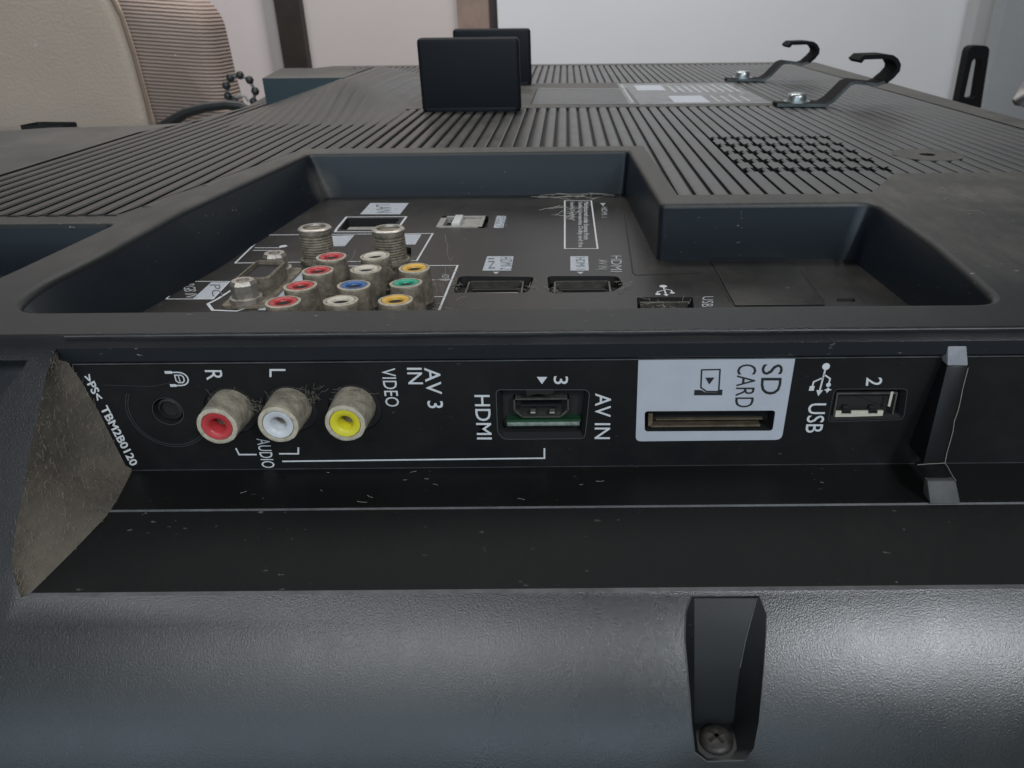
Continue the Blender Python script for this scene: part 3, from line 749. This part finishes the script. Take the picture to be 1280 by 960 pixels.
for (u, v_, mat) in ((414, 320, M_RED), (470, 319, M_CRM), (397, 337.5, M_RED), (457, 336, M_CRM), (518, 334, M_ORA), (376, 356.5, M_RED), (441, 356, M_BLU), (508, 353.5, M_GRN), (354, 376.5, M_RED), (425, 375.5, M_CRM), (494, 374.5, M_ORA)):
    p = on_z(u, v_, RZ); tilt = Matrix.Rotation(random.uniform(-.03, .03), 4, 'X')@Matrix.Rotation(random.uniform(-.03, .03), 4, 'Y')
    jack('r', Matrix.Translation(Vector((p.x, p.y, FZ))*S) @ tilt, mat, None)
# F connectors
v, f = [], []
prof = [(5.6, 0), (5.6, 1.0), (4.9, 1.2)]
for k in range(9): prof += [(4.85, 1.4+k*.8), (4.55, 1.8+k*.8)]
prof += [(4.85, 8.8), (4.95, 9.0), (4.9, 10.3), (4.5, 10.7), (3.5, 10.7), (3.4, 10.0), (1.0, 9.9)]
v, f = lathe(prof, 28); fme = mesh(dent(v, .04), f, 50); fme.materials.append(M_JACKR)
v, f = lathe([(4.9, 9.6), (5.0, 10.3), (4.5, 10.76), (3.5, 10.76), (3.4, 10.2)], 28); frm = mesh(v, f[:-1], 50); frm.materials.append(M_STEEL)
for u, v_ in ((393, 283.5), (485, 285)):
    p = on_z(u, v_, FZ+10.7); mw = Matrix.Translation(Vector((p.x, p.y, FZ))*S)
    o = obj('antenna_connector', fme, None, tv, mw); obj('connector_rim', frm, None, o, mw)
# VGA connector
va, vb = flo(300, 377), flo(352, 344)
cx = (va[0]+vb[0])/2+1; cyy = (va[1]+vb[1])/2; ln = (vb[1]-va[1])/2
vg = MB()
ds = round_poly([(cx-4.6, cyy-8.6), (cx+4.6, cyy-7.5), (cx+4.6, cyy+7.5), (cx-4.6, cyy+8.6)], 2.0, 4)
vg.add(*loft([[(x, y, FZ-.5) for x, y in ds], [(x, y, FZ+5.2) for x, y in ds], [(x, y, FZ+5.5) for x, y in offset(ds, -.3)], [(x, y, FZ+5.5) for x, y in offset(ds, -.7)], [(x, y, FZ+2) for x, y in offset(ds, -.8)]], cap=True))
vbx = round_poly([(cx-6, cyy-16.5), (cx+6, cyy-16.5), (cx+6, cyy+16), (cx-6, cyy+16)], 2, 3)
vg.add(*loft([[(x, y, FZ-.1) for x, y in vbx], [(x, y, FZ+.7) for x, y in vbx]], cap=True))
vgo = vg.build('vga_connector', M_JACKR, tv, 40)
vi = MB(); vi.add(*loft([[(x, y, FZ+2) for x, y in offset(ds, -1.2)], [(x, y, FZ+4.6) for x, y in offset(ds, -1.2)]], cap=True)); vi.build('pin_block', M_POCKET, vgo, 40)
for yy in (cyy-12.3, cyy+12.3):
    s1 = MB(); s1.add(*lathe([(4.3, 0), (4.3, 1.4), (3.5, 1.6), (3.5, 5.0), (2.9, 5.9), (1.7, 5.9), (1.6, 5.0), (.2, 4.9)], 10)); s1.build('screw_post', M_STEEL, vgo, 30, world=Matrix.Translation(Vector((cx-.5, yy, FZ+.6))*S))

# ================================================================== SIDE TERMINAL PANEL
def circ(u, v_, r, n=28, asp=1): a, b = pan(u, v_); return [(a+r*math.cos(2*math.pi*t/n), b+r*math.sin(2*math.pi*t/n)) for t in range(n)]
S_H = hole(pan, [(620, 487), (733, 487), (737, 492), (731, 548), (629, 549), (622, 540)], 1.0)
S_SD = hole(pan, [(806.5, 514.5), (968.5, 513.5), (965, 537.5), (806.5, 538.5)], 0.6)
S_U = hole(pan, [(1044, 487.5), (1133, 487), (1128, 523), (1036, 526)], 0.8)
S_J = [circ(289, 513, 5.7), circ(363, 511, 5.7), circ(444, 509.5, 5.7)]
S_P = circ(209, 514, 3.3)
px0 = [(LX0-.6, pz0), (XR, pz0), (XR, pz1), (LX1-.6, pz1)]
z1 = pz0-0.75
px0 = [(LX0-.6, z1), (XR, z1), (XR, pz1-.05), (LX1-1, pz1-.05)]
sp = MB(); hs = [S_H, S_SD, S_U]+S_J+[S_P]
v, f = sheet(px0, hs, lambda x, z: (x, PY, z)); sp.add(v, f, 0)
for h_, d, ins_ in ((S_H, 3.2, 1.0), (S_SD, 4.5, 0.0), (S_U, 2.4, 0.75)):
    sp.add(*loft([[(x, PY, z) for x, z in h_], [(x, PY+d*.5, z) for x, z in offset(h_, -ins_*.8)], [(x, PY+d, z) for x, z in offset(h_, -ins_)]], cap=True), mi=1)
for h_ in S_J: sp.add(*loft([[(x, PY, z) for x, z in h_], [(x, PY+.9, z) for x, z in h_]], cap=True), mi=1)
sp.add(*loft([[(x, PY, z) for x, z in S_P], [(x, PY+3, z) for x, z in offset(S_P, -.4)]], cap=True), mi=1)
sp.add([(LX0-.6, PY, z1), (XR, PY, z1), (XR, PY+1.6, z1+.5), (LX0-.6, PY+1.6, z1+.5)], [(0, 1, 2, 3)])
panel = sp.build('side_terminal_panel', [M_PANEL, M_GROOVE], tv)
# seam: lip between chamfer and panel, its highlight put into the colour
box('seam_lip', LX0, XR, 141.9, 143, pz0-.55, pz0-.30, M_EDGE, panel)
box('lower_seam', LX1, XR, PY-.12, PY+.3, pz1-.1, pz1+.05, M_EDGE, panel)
# hairline rims round the openings
M_HAIR = plain('hairline_grey', (.055, .06, .062), .5)
def hair(pts, w_=.12, cl=True): marks('hairline_rim', [('line', pts, w_, cl)], M_HAIR, panel, PAN)
hair(S_H, .16); hair(offset(S_U, .25), .1)
a, b = pan(210, 514)
for r in (8.1, 8.6): hair([(a+r*math.cos(t/10), b+r*math.sin(t/10)) for t in range(26, 56)], .10, False)
hair([(a+3.2*math.cos(t*math.pi/14), b+3.2*math.sin(t*math.pi/14)) for t in range(28)], .12)
hair([pan(130, 481), pan(190, 483), pan(214, 478)], .07, False)
# headphone jack insides
hj = MB(); hj.add(*lathe([(2.7, 0), (2.5, .8), (2.0, 1.0), (1.85, -.2)], 24)); mw = Matrix.Translation(Vector((a, PY+1.7, b))*S) @ RX
hjo = hj.build('headphone_socket', plain('dusty_black', (.02, .019, .016), .6, var=.6, vs=500), tv, 40, world=mw)
v, f = lathe([(1.85, .3), (0.05, .2)], 20); mb = MB(); mb.add(v, f); mb.build('socket_hole', M_HOLE, hjo, None, world=mw)

def pt(t, u0, u1, v0, v1, mat=M_PRINT, par=None, **k): return down_text(t, u0, u1, v0, v1, pan, PAN, mat, par or panel, **k)
pt('R', 256, 277, 462.5, 475); pt('L', 337, 357, 461, 471, sk=0); pt('VIDEO', 476.5, 494, 460, 508)
pt('AV 3', 530, 550, 459.5, 510, bold=.004); pt('IN', 508.5, 527, 459.5, 480, bold=.004)
pt('AUDIO', 320.5, 337, 548, 584.5); pt('HDMI', 593, 612, 493.5, 549, bold=.004)
pt('3', 692, 710, 470, 480, bold=.004); pt('AV IN', 744, 764, 491.5, 548.5, bold=.004, sk=1)
pt('USB', 1011, 1033, 504, 540.5, bold=.004, sk=5); pt('2', 1083, 1103, 471.5, 482, bold=.004, sk=1)
# slanted moulding code
q0, q1 = Vector(pan(104, 471)), Vector(pan(164, 583)); d_ = (q1-q0).normalized(); nrm = Vector((-d_.y, d_.x))
if nrm.x < 0: nrm = -nrm
hgt = 1.9
def code(t, s0, s1):
    a_ = q0+(q1-q0)*s0; b_ = q0+(q1-q0)*s1; nn = nrm*hgt + d_*(-0.45)
    lettering(t, [tuple(a_), tuple(b_), tuple(b_+nn), tuple(a_+nn)], PAN, M_PRINT, panel, bold=.025, name='moulding_code')
code('>PS<', 0.0, .26); code('TBM2B0120', .335, 1.0)
def pl_(pts, wd, cl=False): return ('line', [pan(*p) for p in pts], wd, cl)
marks('audio_bracket', [pl_([(295, 560), (299, 568), (321, 568)], .35), pl_([(349, 567), (373, 567), (373, 559)], .35)], M_PRINT, panel, PAN, True)
marks('connecting_line', [pl_([(353, 576.5), (680.5, 572.5), (680.5, 560)], .35)], M_PRINT, panel, PAN)
marks('insert_triangle', [('poly', [pan(671, 471), pan(684, 471), pan(677.5, 480)])], M_PRINT, panel, PAN)
# headphones symbol, lying on its side
hpx, hpz = pan(224, 473.5)
def hq(a_, b_): return (hpx+a_, hpz+b_)
arc = [hq(-1.3, 1.5)]+[hq(.1+1.75*math.cos(t), 1.5*math.sin(t)) for t in [math.pi/2-k*math.pi/10 for k in range(11)]]+[hq(-1.3, -1.5)]
marks('headphone_symbol', [('line', arc, .28), ('poly', [hq(-2.6, 1.2), hq(-1.1, 1.2), hq(-1.1, 1.8), hq(-2.6, 1.8)]), ('poly', [hq(-2.2, -1.8), hq(-.9, -1.8), hq(-.9, -1.2), hq(-2.2, -1.2)]),
                           ('line', [hq(-.7, .85), hq(.6, .85), hq(1.0, .4), hq(1.0, -.4), hq(.6, -.85), hq(-.3, -.85), hq(-.7, -.4)], .26, True), ('line', [hq(0, .8), hq(.1, -.8)], .2)], M_PRINT, panel, PAN)
# usb trident on the panel (rotated as in print: large dot at the top)
ux, uz = pan(1032.5, 458); s_ = .60
def uq(a_, b_): return (ux+a_*s_-.10*b_*s_, uz-b_*s_)
marks('usb_symbol', [('line', [uq(0, 0), uq(0, 10)], .34), ('disc', uq(0, 0), .78), ('poly', [uq(-1.2, 9.0), uq(1.2, 9.0), uq(0, 11.3)]), ('line', [uq(0, 3), uq(2.5, 4.6), uq(2.5, 6.8)], .32), ('line', [uq(0, 4.2), uq(-2.9, 5.8), uq(-2.9, 7.6)], .32),
                     ('disc', uq(2.5, 7.0), .5), ('poly', [uq(-3.8, 7.4), uq(-2.1, 7.4), uq(-2.1, 9.2), uq(-3.8, 9.2)]), ('poly', [uq(2.7, 7.9), uq(3.3, 8.6), uq(4.2, 8.9), uq(3.3, 9.3), uq(2.7, 10.2), uq(2.2, 9.3), uq(1.4, 8.9), uq(2.2, 8.6)])], M_PRINT, panel, PAN)
# SD label with its slot
SDQ = round_poly([pan(798, 449.5), pan(994, 447.5), pan(977, 549.5), pan(794.5, 551.5)], [.15, .15, 1.4, 1.2], 4)
v, f = sheet(SDQ, [offset(S_SD, .12)], lambda x, z: (x, PY-.07, z)); sl_ = MB(); sl_.add(v, f)
sd = sl_.build('sd_card_label', M_LABEL, tv, 'raw')
LH = .13
def sdt(t, u0, u1, v0, v1, sk): return down_text(t, u0, u1, v0, v1, pan, PAN, M_INK, sd, h=LH, sk=sk, bold=.0)
sdt('SD', 952.5, 979, 455, 493, 3); sdt('CARD', 922, 946, 455, 509, 4)
sq = [pan(877, 462), pan(900, 461.5), pan(898.5, 486), pan(898, 489), pan(883, 489), pan(876, 484)]
marks('card_symbol', [('line', sq, .32, True), ('poly', [pan(881.5, 471.5), pan(893, 471.5), pan(886.5, 480)], .13), ('poly', [pan(868, 487), pan(876, 487), pan(882, 490), pan(896, 490), pan(898, 486.5), pan(903, 486.5), pan(902.5, 493.5), pan(867.5, 493.5)], .13)], M_INK, sd, Plane2((0, PY-.07, 0), (1, 0, 0), (0, 0, 1), (0, -1, 0)))
a, b = pan(814, 535), pan(962, 518)
sdm = MB(); sdm.box(a[0]+1.2, b[0]-1, PY+1.4, PY+2.2, (a[1]+b[1])/2-.45, (a[1]+b[1])/2-.2); sdm.box(a[0], b[0]-1.5, PY+.8, PY+4, a[1]-.3, a[1]+.15); sdm.box(a[0]-.6, a[0]+.3, PY+.8, PY+4, a[1], b[1])
sdm.build('card_guide', M_BRONZE, sd)
# HDMI socket of the side panel
a, b = pan(632, 536), pan(728, 494)
hs_ = MB(); x0, x1 = a[0], b[0]; zt, zb = on_y(676, 498, PY+1.2).z, on_y(676, 522, PY+1.2).z; t = .3
xa, xb = on_y(642, 505, PY+1.2).x, on_y(711, 505, PY+1.2).x; y0 = PY+1.2; y1 = PY+5
for bx in ((xa, xb, y0, y1, zt-t, zt), (xa+1.6, xb-1.6, y0, y1, zb, zb+t), (xa, xa+t, y0, y1, zb+1.6, zt), (xb-t, xb, y0, y1, zb+1.6, zt)): hs_.box(*bx)
for sx_, x_ in ((1, xa), (-1, xb)):
    hs_.add([(x_, y0, zb+1.7), (x_+sx_*1.7, y0, zb), (x_+sx_*1.7, y1, zb), (x_, y1, zb+1.7), (x_+sx_*.35, y0, zb+1.9), (x_+sx_*1.9, y0, zb+.35)], [(0, 1, 2, 3), (0, 4, 5, 1)])
hso = hs_.build('hdmi_socket', M_DARKSTEEL, tv)
box('contact_tongue', xa+1.6, xb-1.6, PY+1.6, PY+5, (zt+zb)/2+.2, (zt+zb)/2+.75, M_POCKET, hso)
box('circuit_board', x0+.2, x1-.3, PY+.95, PY+4, zb-.95, zb-.35, M_PCB, hso)
box('board_edge', x0+.3, x1-.6, PY+.7, PY+1.2, zb-1.75, zb-.9, M_SOLDER, hso, .12)
for u in (666, 690): q = pan(u, 519); box('shell_spring', q[0]-.55, q[0]+.55, PY+.9, PY+2.5, q[1]-.2, q[1]+.25, M_STEEL, hso, .1)
q = pan(675, 489); nb = MB(); 
nb.add([(q[0]-2.9, PY-.05, q[1]+.5), (q[0]+2.6, PY-.05, q[1]+.6), (q[0]+3.0, PY-.05, q[1]-.3), (q[0]+1.4, PY-.05, q[1]-.9), (q[0]-.6, PY-.05, q[1]-.6), (q[0]-2.8, PY-.05, q[1]-1.1)], [(0, 1, 2, 3, 4, 5)])
nb.build('broken_notch', M_HOLE, hso, 'raw')
# USB socket of the side panel
q0_, q1_ = pan(1050, 524), pan(1120, 491)
us = MB(); x0, x1 = pan(1046, 505)[0], pan(1122, 505)[0]; zt, zb = on_y(1080, 491, PY+.9).z, on_y(1080, 522, PY+.9).z; t = .32; y0, y1 = PY+.9, PY+6
for bx in ((x0, x1, y0, y1, zt-t, zt), (x0, x1, y0, y1, zb, zb+t), (x0, x0+t, y0, y1, zb+t, zt-t), (x1-t, x1, y0, y1, zb+t, zt-t)): us.box(*bx)
uso = us.build('usb_socket', M_DARKSTEEL, tv)
cz0, cz1 = on_y(1070, 520.5, PY+.9).z, on_y(1070, 513.5, PY+.9).z
xs = [pan(u, 516)[0] for u in (1046.5, 1053.5, 1066, 1087, 1099, 1106)]
cs = MB(); dz = (cz1-cz0)
cs.box(xs[0], xs[5], y0-.15, y0+.3, cz0, cz0+dz*.45)
for k in (0, 2, 4): cs.box(xs[k], xs[k+1], y0-.15, y0+.3, cz0+dz*.45, cz1)
cs.build('contact_strip', M_BONE, uso)
for k in (1, 3): xm = (xs[k]+xs[k+1])/2; box('contact_spring', xm-.6, xm+.6, y0+.6, y0+3.5, cz1+.1, cz1+.8, M_HOLE, uso, .15)
e0, e1 = pan(1117, 492), pan(1113, 510)
es = MB(); es.add([(e0[0]-.2, y0-.02, e0[1]), (e0[0]+.35, y0-.02, e0[1]), (e1[0]+.3, y0-.02, e1[1]-.2), (e1[0]-.25, y0-.02, e1[1])], [(0, 1, 2, 3)]); es.build('shell_edge', M_BONE, uso, 'raw')
# divider rib with its two tabs
def dq(ul, ur, v_, y): return [tuple(on_y(ul, v_, y)), tuple(on_y(ur, v_, y))]
dr = [dq(1185, 1208, 424, 141.0), dq(1184, 1210, 457, 139.6), dq(1154, 1181, 580, 134.5), dq(1158, 1188, 601, 129.5)]
def extr(rows, yb):
    v = []; f = []
    for a_, b_ in rows: v += [a_, b_, (a_[0]*1.0, yb, a_[2]), (b_[0], yb, b_[2])]
    for k in range(len(rows)-1):
        a_, b_ = 4*k, 4*k+4; f += [(a_, a_+1, b_+1, b_), (a_, b_, b_+2, a_+2), (a_+1, a_+3, b_+3, b_+1)]
    f += [(0, 1, 3, 2), (4*len(rows)-4, 4*len(rows)-3, 4*len(rows)-1, 4*len(rows)-2)]; return v, f
dv = MB(); dv.add(*extr(dr[1:3], 143.5)); dv.add(*extr(dr[2:], 136)); dme = dv.build('divider_rib', M_PANEL, tv); bevel_mesh(dme.data, .3, 2)
tt = MB(); tt.add(*extr([dr[0], [tuple(Vector(p)+Vector((0, -.12, 0))) for p in dr[1]]], 143.4)); tto = tt.build('top_tab', M_TAB, dme); bevel_mesh(tto.data, .25, 2)
ft = MB(); ft.add(*extr([dq(1159, 1195, 601, 129.3), dq(1163, 1201, 630, 126.9)], 130.6)); fto = ft.build('bottom_tab', plain('dull_tab', (.075, .076, .074), .6, var=.3, vs=200), dme); bevel_mesh(fto.data, .2, 2)  # bottom tab, its weaker light likewise put into the base colour
ca, cb_, cc = on_y(1210, 460, 139.4), on_y(1181, 579, 134.3), on_y(1195, 601, 129.1)
# hair cracks and web strands
def strands(name, lst, r, mat, parent):
    b = MB()
    for pts in lst: b.add(*tube_vf(pts, r, 4))
    return b.build(name, mat, parent, kind='stuff')
def wob(a, b, n, amt):
    a, b = Vector(a), Vector(b)
    return [a.lerp(b, k/n)+Vector([random.uniform(-amt, amt) for _ in range(3)]) for k in range(n+1)]
strands('scratch', [wob(ca, cb_, 9, .1), wob(cb_, cc, 4, .1), wob(on_y(1147, 581, 134.4), cb_, 5, .08)], .07, M_WEB, dme)
ws = []
for _ in range(26):
    u, v_ = random.gauss(735, 22), random.uniform(240, 247); p = on_z(u, v_, FZ+.3)
    if u > 774: continue
    q = p+Vector((random.gauss(-6, 6), random.uniform(-7, 2), random.uniform(-.1, .5))); ws.append(wob(p, q, 4, .22))
for _ in range(16):
    u, v_ = random.gauss(698, 14), random.uniform(258, 276); p = on_z(u, v_, FZ+.25); ws.append(wob(p, p+Vector((random.uniform(2, 8), random.uniform(-4, 9), random.uniform(0, .4))), 4, .25))
strands('cobweb', ws, .085, plain('pale_web', (.4, .38, .34), .9), plate)
fl = []
for (u, v_) in ((288, 500), (364, 493), (445, 492), (330, 505), (400, 490)):
    for _ in range(34):
        a, b = pan(u+random.gauss(-8, 7), v_+random.gauss(0, 5)); p = Vector((a, PY-random.uniform(.2, 2.0), b)); q = p+Vector((random.gauss(0, 1.2), random.uniform(-.8, .6), random.gauss(0, .9))); fl.append(wob(p, q, 4, .2))
strands('dust_fluff', fl, .028, plain('lint', (.17, .15, .12), .95), panel)
fl = []
for _ in range(150):
    y = random.uniform(170, 212); x = random.uniform(-75, -30); p = Vector((x, y, FZ+random.uniform(.2, 7.5))); fl.append(wob(p, p+Vector([random.gauss(0, 2.4) for _ in range(3)]), 4, .3))
strands('dust_fluff', fl, .06, plain('brown_fluff', (.24, .2, .15), .95), plate)
fl = []
for h_ in ((572, 356), (668, 357), (690, 362), (775, 358), (830, 380), (855, 380), (812, 380), (395, 232), (392, 225)):
    for _ in range(6 if h_[0] > 780 else 9):
        p = on_z(h_[0]+random.gauss(0, 5), h_[1]+random.gauss(0, 4), FZ+.3); fl.append(wob(p, p+Vector([random.gauss(0, 1.6), random.gauss(0, 1.6), random.uniform(-.6, .8)]), 4, .3))
strands('dust_fluff', fl, .055, M_WEB, plate)
fl = []
for _ in range(520):      # fuzz of the dusty end wall
    k = random.random(); i = random.uniform(0, 13.9); j = int(i); a = A[j].lerp(A[j+1], i-j).lerp(B_[j].lerp(B_[j+1], i-j), k); a += Vector((-1.5*math.sin(math.pi*k)+.15, 0, -.4*math.sin(math.pi*k)))
    fl.append(wob(a, a+Vector((random.uniform(0, .3), random.gauss(0, .5), random.gauss(0, .9))), 3, .15))
strands('dust_fluff', fl, .04, plain('grey_fluff', (.22, .19, .15), .95), back)
fl = []
for _ in range(14):
    i = random.random(); a, b = (pan(165+i*900, 585+random.uniform(0, 3))); y = random.uniform(128.5, 141); p = Vector((a, y, -36.2)); fl.append(wob(p, p+Vector((random.gauss(0, .9), random.gauss(0, .5), .1)), 2, .1))
for u, v_ in ((1170, 235), (1195, 243), (1180, 250), (1200, 262), (1165, 240)):
    p = on_z(u, v_, .2); fl.append(wob(p, p+Vector((random.gauss(3, 2), random.gauss(0, 5), .1)), 4, .4))
strands('dust_fluff', fl, .045, M_WEB, back)

# ================================================================== THE ROOM BEHIND
def room_at(u, v, y): return on_y(u, v, y)
M_SHEET = plain('support_grey', (.30, .29, .28), .9, 0, 20, 4, var=.2, vs=6)
support = box('unseen_support', -310, 250, -400, 800, -260, -96, M_SHEET, None, 12, kind='structure')  # unseen surface beneath the set, put in for the light
BW = 2600
def wall_span(name, u0, u1, y, mat, th=40, zt=1500, zb=-1000):
    x0, x1 = on_y(u0, 40, y).x, on_y(u1, 40, y).x
    return box(name, x0, x1, y, y+th, zb, zt, mat, None)
M_LAV = plain('lavender_paint', (.54, .49, .49), .85, 0, 60, .3, var=.05, vs=3)
M_PINK = plain('pinkish_paint', (.47, .43, .42), .85, 0, 60, .3, var=.05, vs=3)
M_WHITEW = plain('white_board', (.55, .565, .59), .6, var=.05, vs=2)
M_DWOOD = plain('dark_brown_wood', (.022, .014, .010), .5, 0, 40, .4, var=.4, vs=25)
M_LWOOD = plain('faded_brown_wood', (.23, .165, .135), .7, 0, 60, .4, var=.2, vs=25)
def tag(o, label, cat, group=None):
    o['label'] = label; o['category'] = cat
    if group: o['group'] = group
    return o
o = box('floor', -4000, 4000, -2500, 4200, -1040, -1000, plain('floor_tile', (.25, .23, .21), .6, var=.2, vs=3), None, kind='structure')
o = wall_span('left_wall', -900, 575, BW, M_LAV); o['kind'] = 'structure'
o = wall_span('pier', 334, 350, BW-70, plain('grey_paint', (.27, .255, .255), .85), th=69); tag(o, 'narrow grey wall edge just left of the dark brown post', 'wall')
o = wall_span('wooden_post', 348, 379, BW-90, M_DWOOD, th=60); tag(o, 'dark brown wooden post standing between the lavender and the pinkish wall', 'post')
o = wall_span('middle_wall', 377, 578, BW-50, M_PINK); o['kind'] = 'structure'
t_ = thing('door_frame', 'faded brown door frame with a dark edge beside the white board behind the black post', 'door frame', (on_y(595, 40, BW-100).x, BW-100, -600))
o = wall_span('jamb', 573, 613, BW-110, M_LWOOD, th=60); 
def adopt(o, p):
    o.parent = p; o.matrix_parent_inverse = W[p.name].inverted()
adopt(o, t_); o = wall_span('dark_edge', 612.5, 625, BW-120, M_DWOOD, th=60); adopt(o, t_)
o = wall_span('white_board', 623, 1222, BW-180, M_WHITEW); tag(o, 'large plain white board standing across the back of the room', 'board')
o = wall_span('right_pillar', 1216, 1262, BW-260, plain('cool_grey_paint', (.36, .38, .38), .8), th=60); tag(o, 'pale grey strip of pillar between the white board and the grey side panel', 'pillar')
o = wall_span('side_panel', 1250, 1400, BW-420, plain('cool_grey_panel', (.26, .28, .29), .7, 0, 30, .5, var=.1, vs=5), th=60); tag(o, 'grey side panel at the right edge behind the striped bundle', 'panel')
# black handle
hy = 1100
hm = MB(); oq = [(on_y(u, v_, hy).x, on_y(u, v_, hy).z) for u, v_ in ((1196, 136), (1212, 57), (1238, 57), (1226, 136))]
iq = [(on_y(u, v_, hy).x, on_y(u, v_, hy).z) for u, v_ in ((1205, 123), (1216, 73), (1228, 73), (1220, 123))]
oq = round_poly(oq, [3, 9, 9, 3], 5); iq = round_poly(iq, [3, 13, 13, 4], 5)
hm.add(*loft([[(x, hy, z) for x, z in oq], [(x, hy, z) for x, z in iq], [(x, hy+18, z) for x, z in iq], [(x, hy+18, z) for x, z in oq], [(x, hy, z) for x, z in oq]]))
o = hm.build('carry_handle', M_HOOK, None, 40); tag(o, 'upright black loop handle with a long slot beyond the right edge of the television', 'handle')
# striped bundle
def cloth_tex(name, c1, c2, scale, rot, dist=0.6, bumpd=3.0, rough=.9):
    mt, nt, p, N, L_ = nodes(name); g = N.new('ShaderNodeNewGeometry'); mp = N.new('ShaderNodeMapping'); mp.inputs['Rotation'].default_value = rot
    L_.new(g.outputs['Position'], mp.inputs[0]); wv = N.new('ShaderNodeTexWave'); wv.inputs['Scale'].default_value = scale; wv.inputs['Distortion'].default_value = dist; wv.inputs['Detail'].default_value = 2; wv.inputs['Detail Scale'].default_value = 2
    wv.bands_direction = 'Z'; L_.new(mp.outputs[0], wv.inputs[0]); f = wv.outputs['Fac']
    n2 = noise(nt, 40, 5, .7); ff = math_(nt, 'MULTIPLY', f, math_(nt, 'ADD', math_(nt, 'MULTIPLY', n2, .8), .3))
    L_.new(mixc(nt, ff, c1+(1,), c2+(1,)), p.inputs['Base Color']); p.inputs['Roughness'].default_value = rough
    bump(nt, p, f, bumpd*S); return mt
bp = [on_y(1268, 128, 900), on_y(1285, 118, 900), on_y(1330, 110, 900), on_y(1400, 112, 900)]
b = MB(); b.add(*tube_vf(bp, [4, 15, 22, 24], 14)); o = b.build('striped_bundle', cloth_tex('striped_cloth', (.10, .09, .10), (.42, .40, .38), 28, (0, .8, .5), 1.0), None, 60); tag(o, 'small striped cloth bundle at the far right edge of the picture', 'cloth')
# armchair
ay = 980
ach = thing('armchair', 'cream armchair with a brown corduroy arm behind the left edge of the television', 'armchair', (-700, ay+150, -560))
def wp(u, v_, y=ay): p = on_y(u, v_, y); return (p.x, p.z)
cr_px = [(-260, 170), (-260, -60), (60, -60), (128, -25), (150, 20), (166, 70), (182, 130), (192, 175)]
def slab(name, outline, y0, y1, rnd, mat, par):
    b = MB(); rs = []; k = len(outline); cx_ = sum(p[0] for p in outline)/k; cz_ = sum(p[1] for p in outline)/k
    hw = min(max(p[0] for p in outline)-cx_, max(p[1] for p in outline)-cz_)
    for j in range(7):
        t = math.pi/2*j/6; q = 1-rnd*(1-math.cos(t))/hw
        rs.append([(cx_+(x-cx_)*q, y0+rnd*(1-math.sin(t)), cz_+(z-cz_)*q) for x, z in outline])
    rs.append([(cx_+(x-cx_)*.5, y0-.5, cz_+(z-cz_)*.5) for x, z in outline]); rs.append([(cx_+(x-cx_)*.01, y0-.8, cz_+(z-cz_)*.01) for x, z in outline])
    b.add(*loft([[(x, y1, z) for x, z in outline]]+rs)); return b.build(name, mat, par, 70)
M_CREAM = plain('cream_upholstery', (.52, .435, .355), .85, 0, 300, .8, var=.07, vs=8)
M_CORD = cloth_tex('brown_corduroy', (.30, .228, .19), (.37, .295, .255), 78, (0, math.radians(-4), 0), .8, 1.5)
slab('cream_panel', round_poly([wp(*p) for p in cr_px], 20, 4), ay, ay+60, 14, M_CREAM, ach)
cord = [(100, 175), (90, -60), (180, -16), (232, -4), (254, 22), (263, 60), (272, 100), (284, 140), (290, 175)]
slab('corduroy_arm', round_poly([wp(*p, ay+12) for p in cord], 22, 4), ay+12, ay+70, 22, M_CORD, ach)
pp = MB(); pp.add(*tube_vf([(*wp(u, v_, ay+4)[:1], ay+3, wp(u, v_, ay+4)[1]) for u, v_ in ((128, -25), (152, 20), (168, 70), (184, 130), (194, 175))], 2.2, 8)); pp.build('piping', plain('brown_piping', (.22, .165, .125), .8), ach, 60)
# cable beyond the set and the beaded ring
cb = [on_y(u, v_, 560) for u, v_ in ((196, 165), (215, 152), (232, 141), (258, 134), (283, 131), (300, 133), (316, 140))]
b = MB(); b.add(*tube_vf(cb, [4.5, 4, 3.4, 3.2, 3.2, 3.6, 2.5], 10)); o = b.build('black_cable', plain('black_rubber', (.012, .012, .012), .5), None, 60); tag(o, 'black cable arching over the left edge of the television towards the beaded ring', 'cable')
rg = thing('beaded_ring', 'upright wire ring strung with dark beads beside the brown corduroy arm', 'ring', tuple(on_y(300, 134, 600)))
rp_ = [(293, 126), (285, 120), (283, 107), (288, 97), (300, 94), (312, 100), (319, 114), (317, 127)]
pts = [on_y(u, v_, 600) for u, v_ in rp_]
b = MB(); b.add(*tube_vf(pts, 1.1, 8)); b.build('wire', plain('grey_wire', (.12, .13, .13), .5), rg, 60)
bd = MB(); bd.add(*lathe([(.3, -3.0), (2.0, -2.3), (3.0, 0), (2.0, 2.3), (.3, 3.0)], 12)); bme = mesh(bd.v, bd.f, 60); bme.materials.append(plain('dark_bead', (.03, .03, .03), .4))
for p in pts: obj('bead', bme, None, rg, Matrix.Translation(p*S))
b = MB(); b.add(*tube_vf([on_y(u, v_, 600) for u, v_ in ((294, 122), (300, 119), (307, 121), (311, 127))], 1.0, 8)); b.build('inner_loop', plain('pale_wire', (.3, .3, .3), .5), rg, 60)
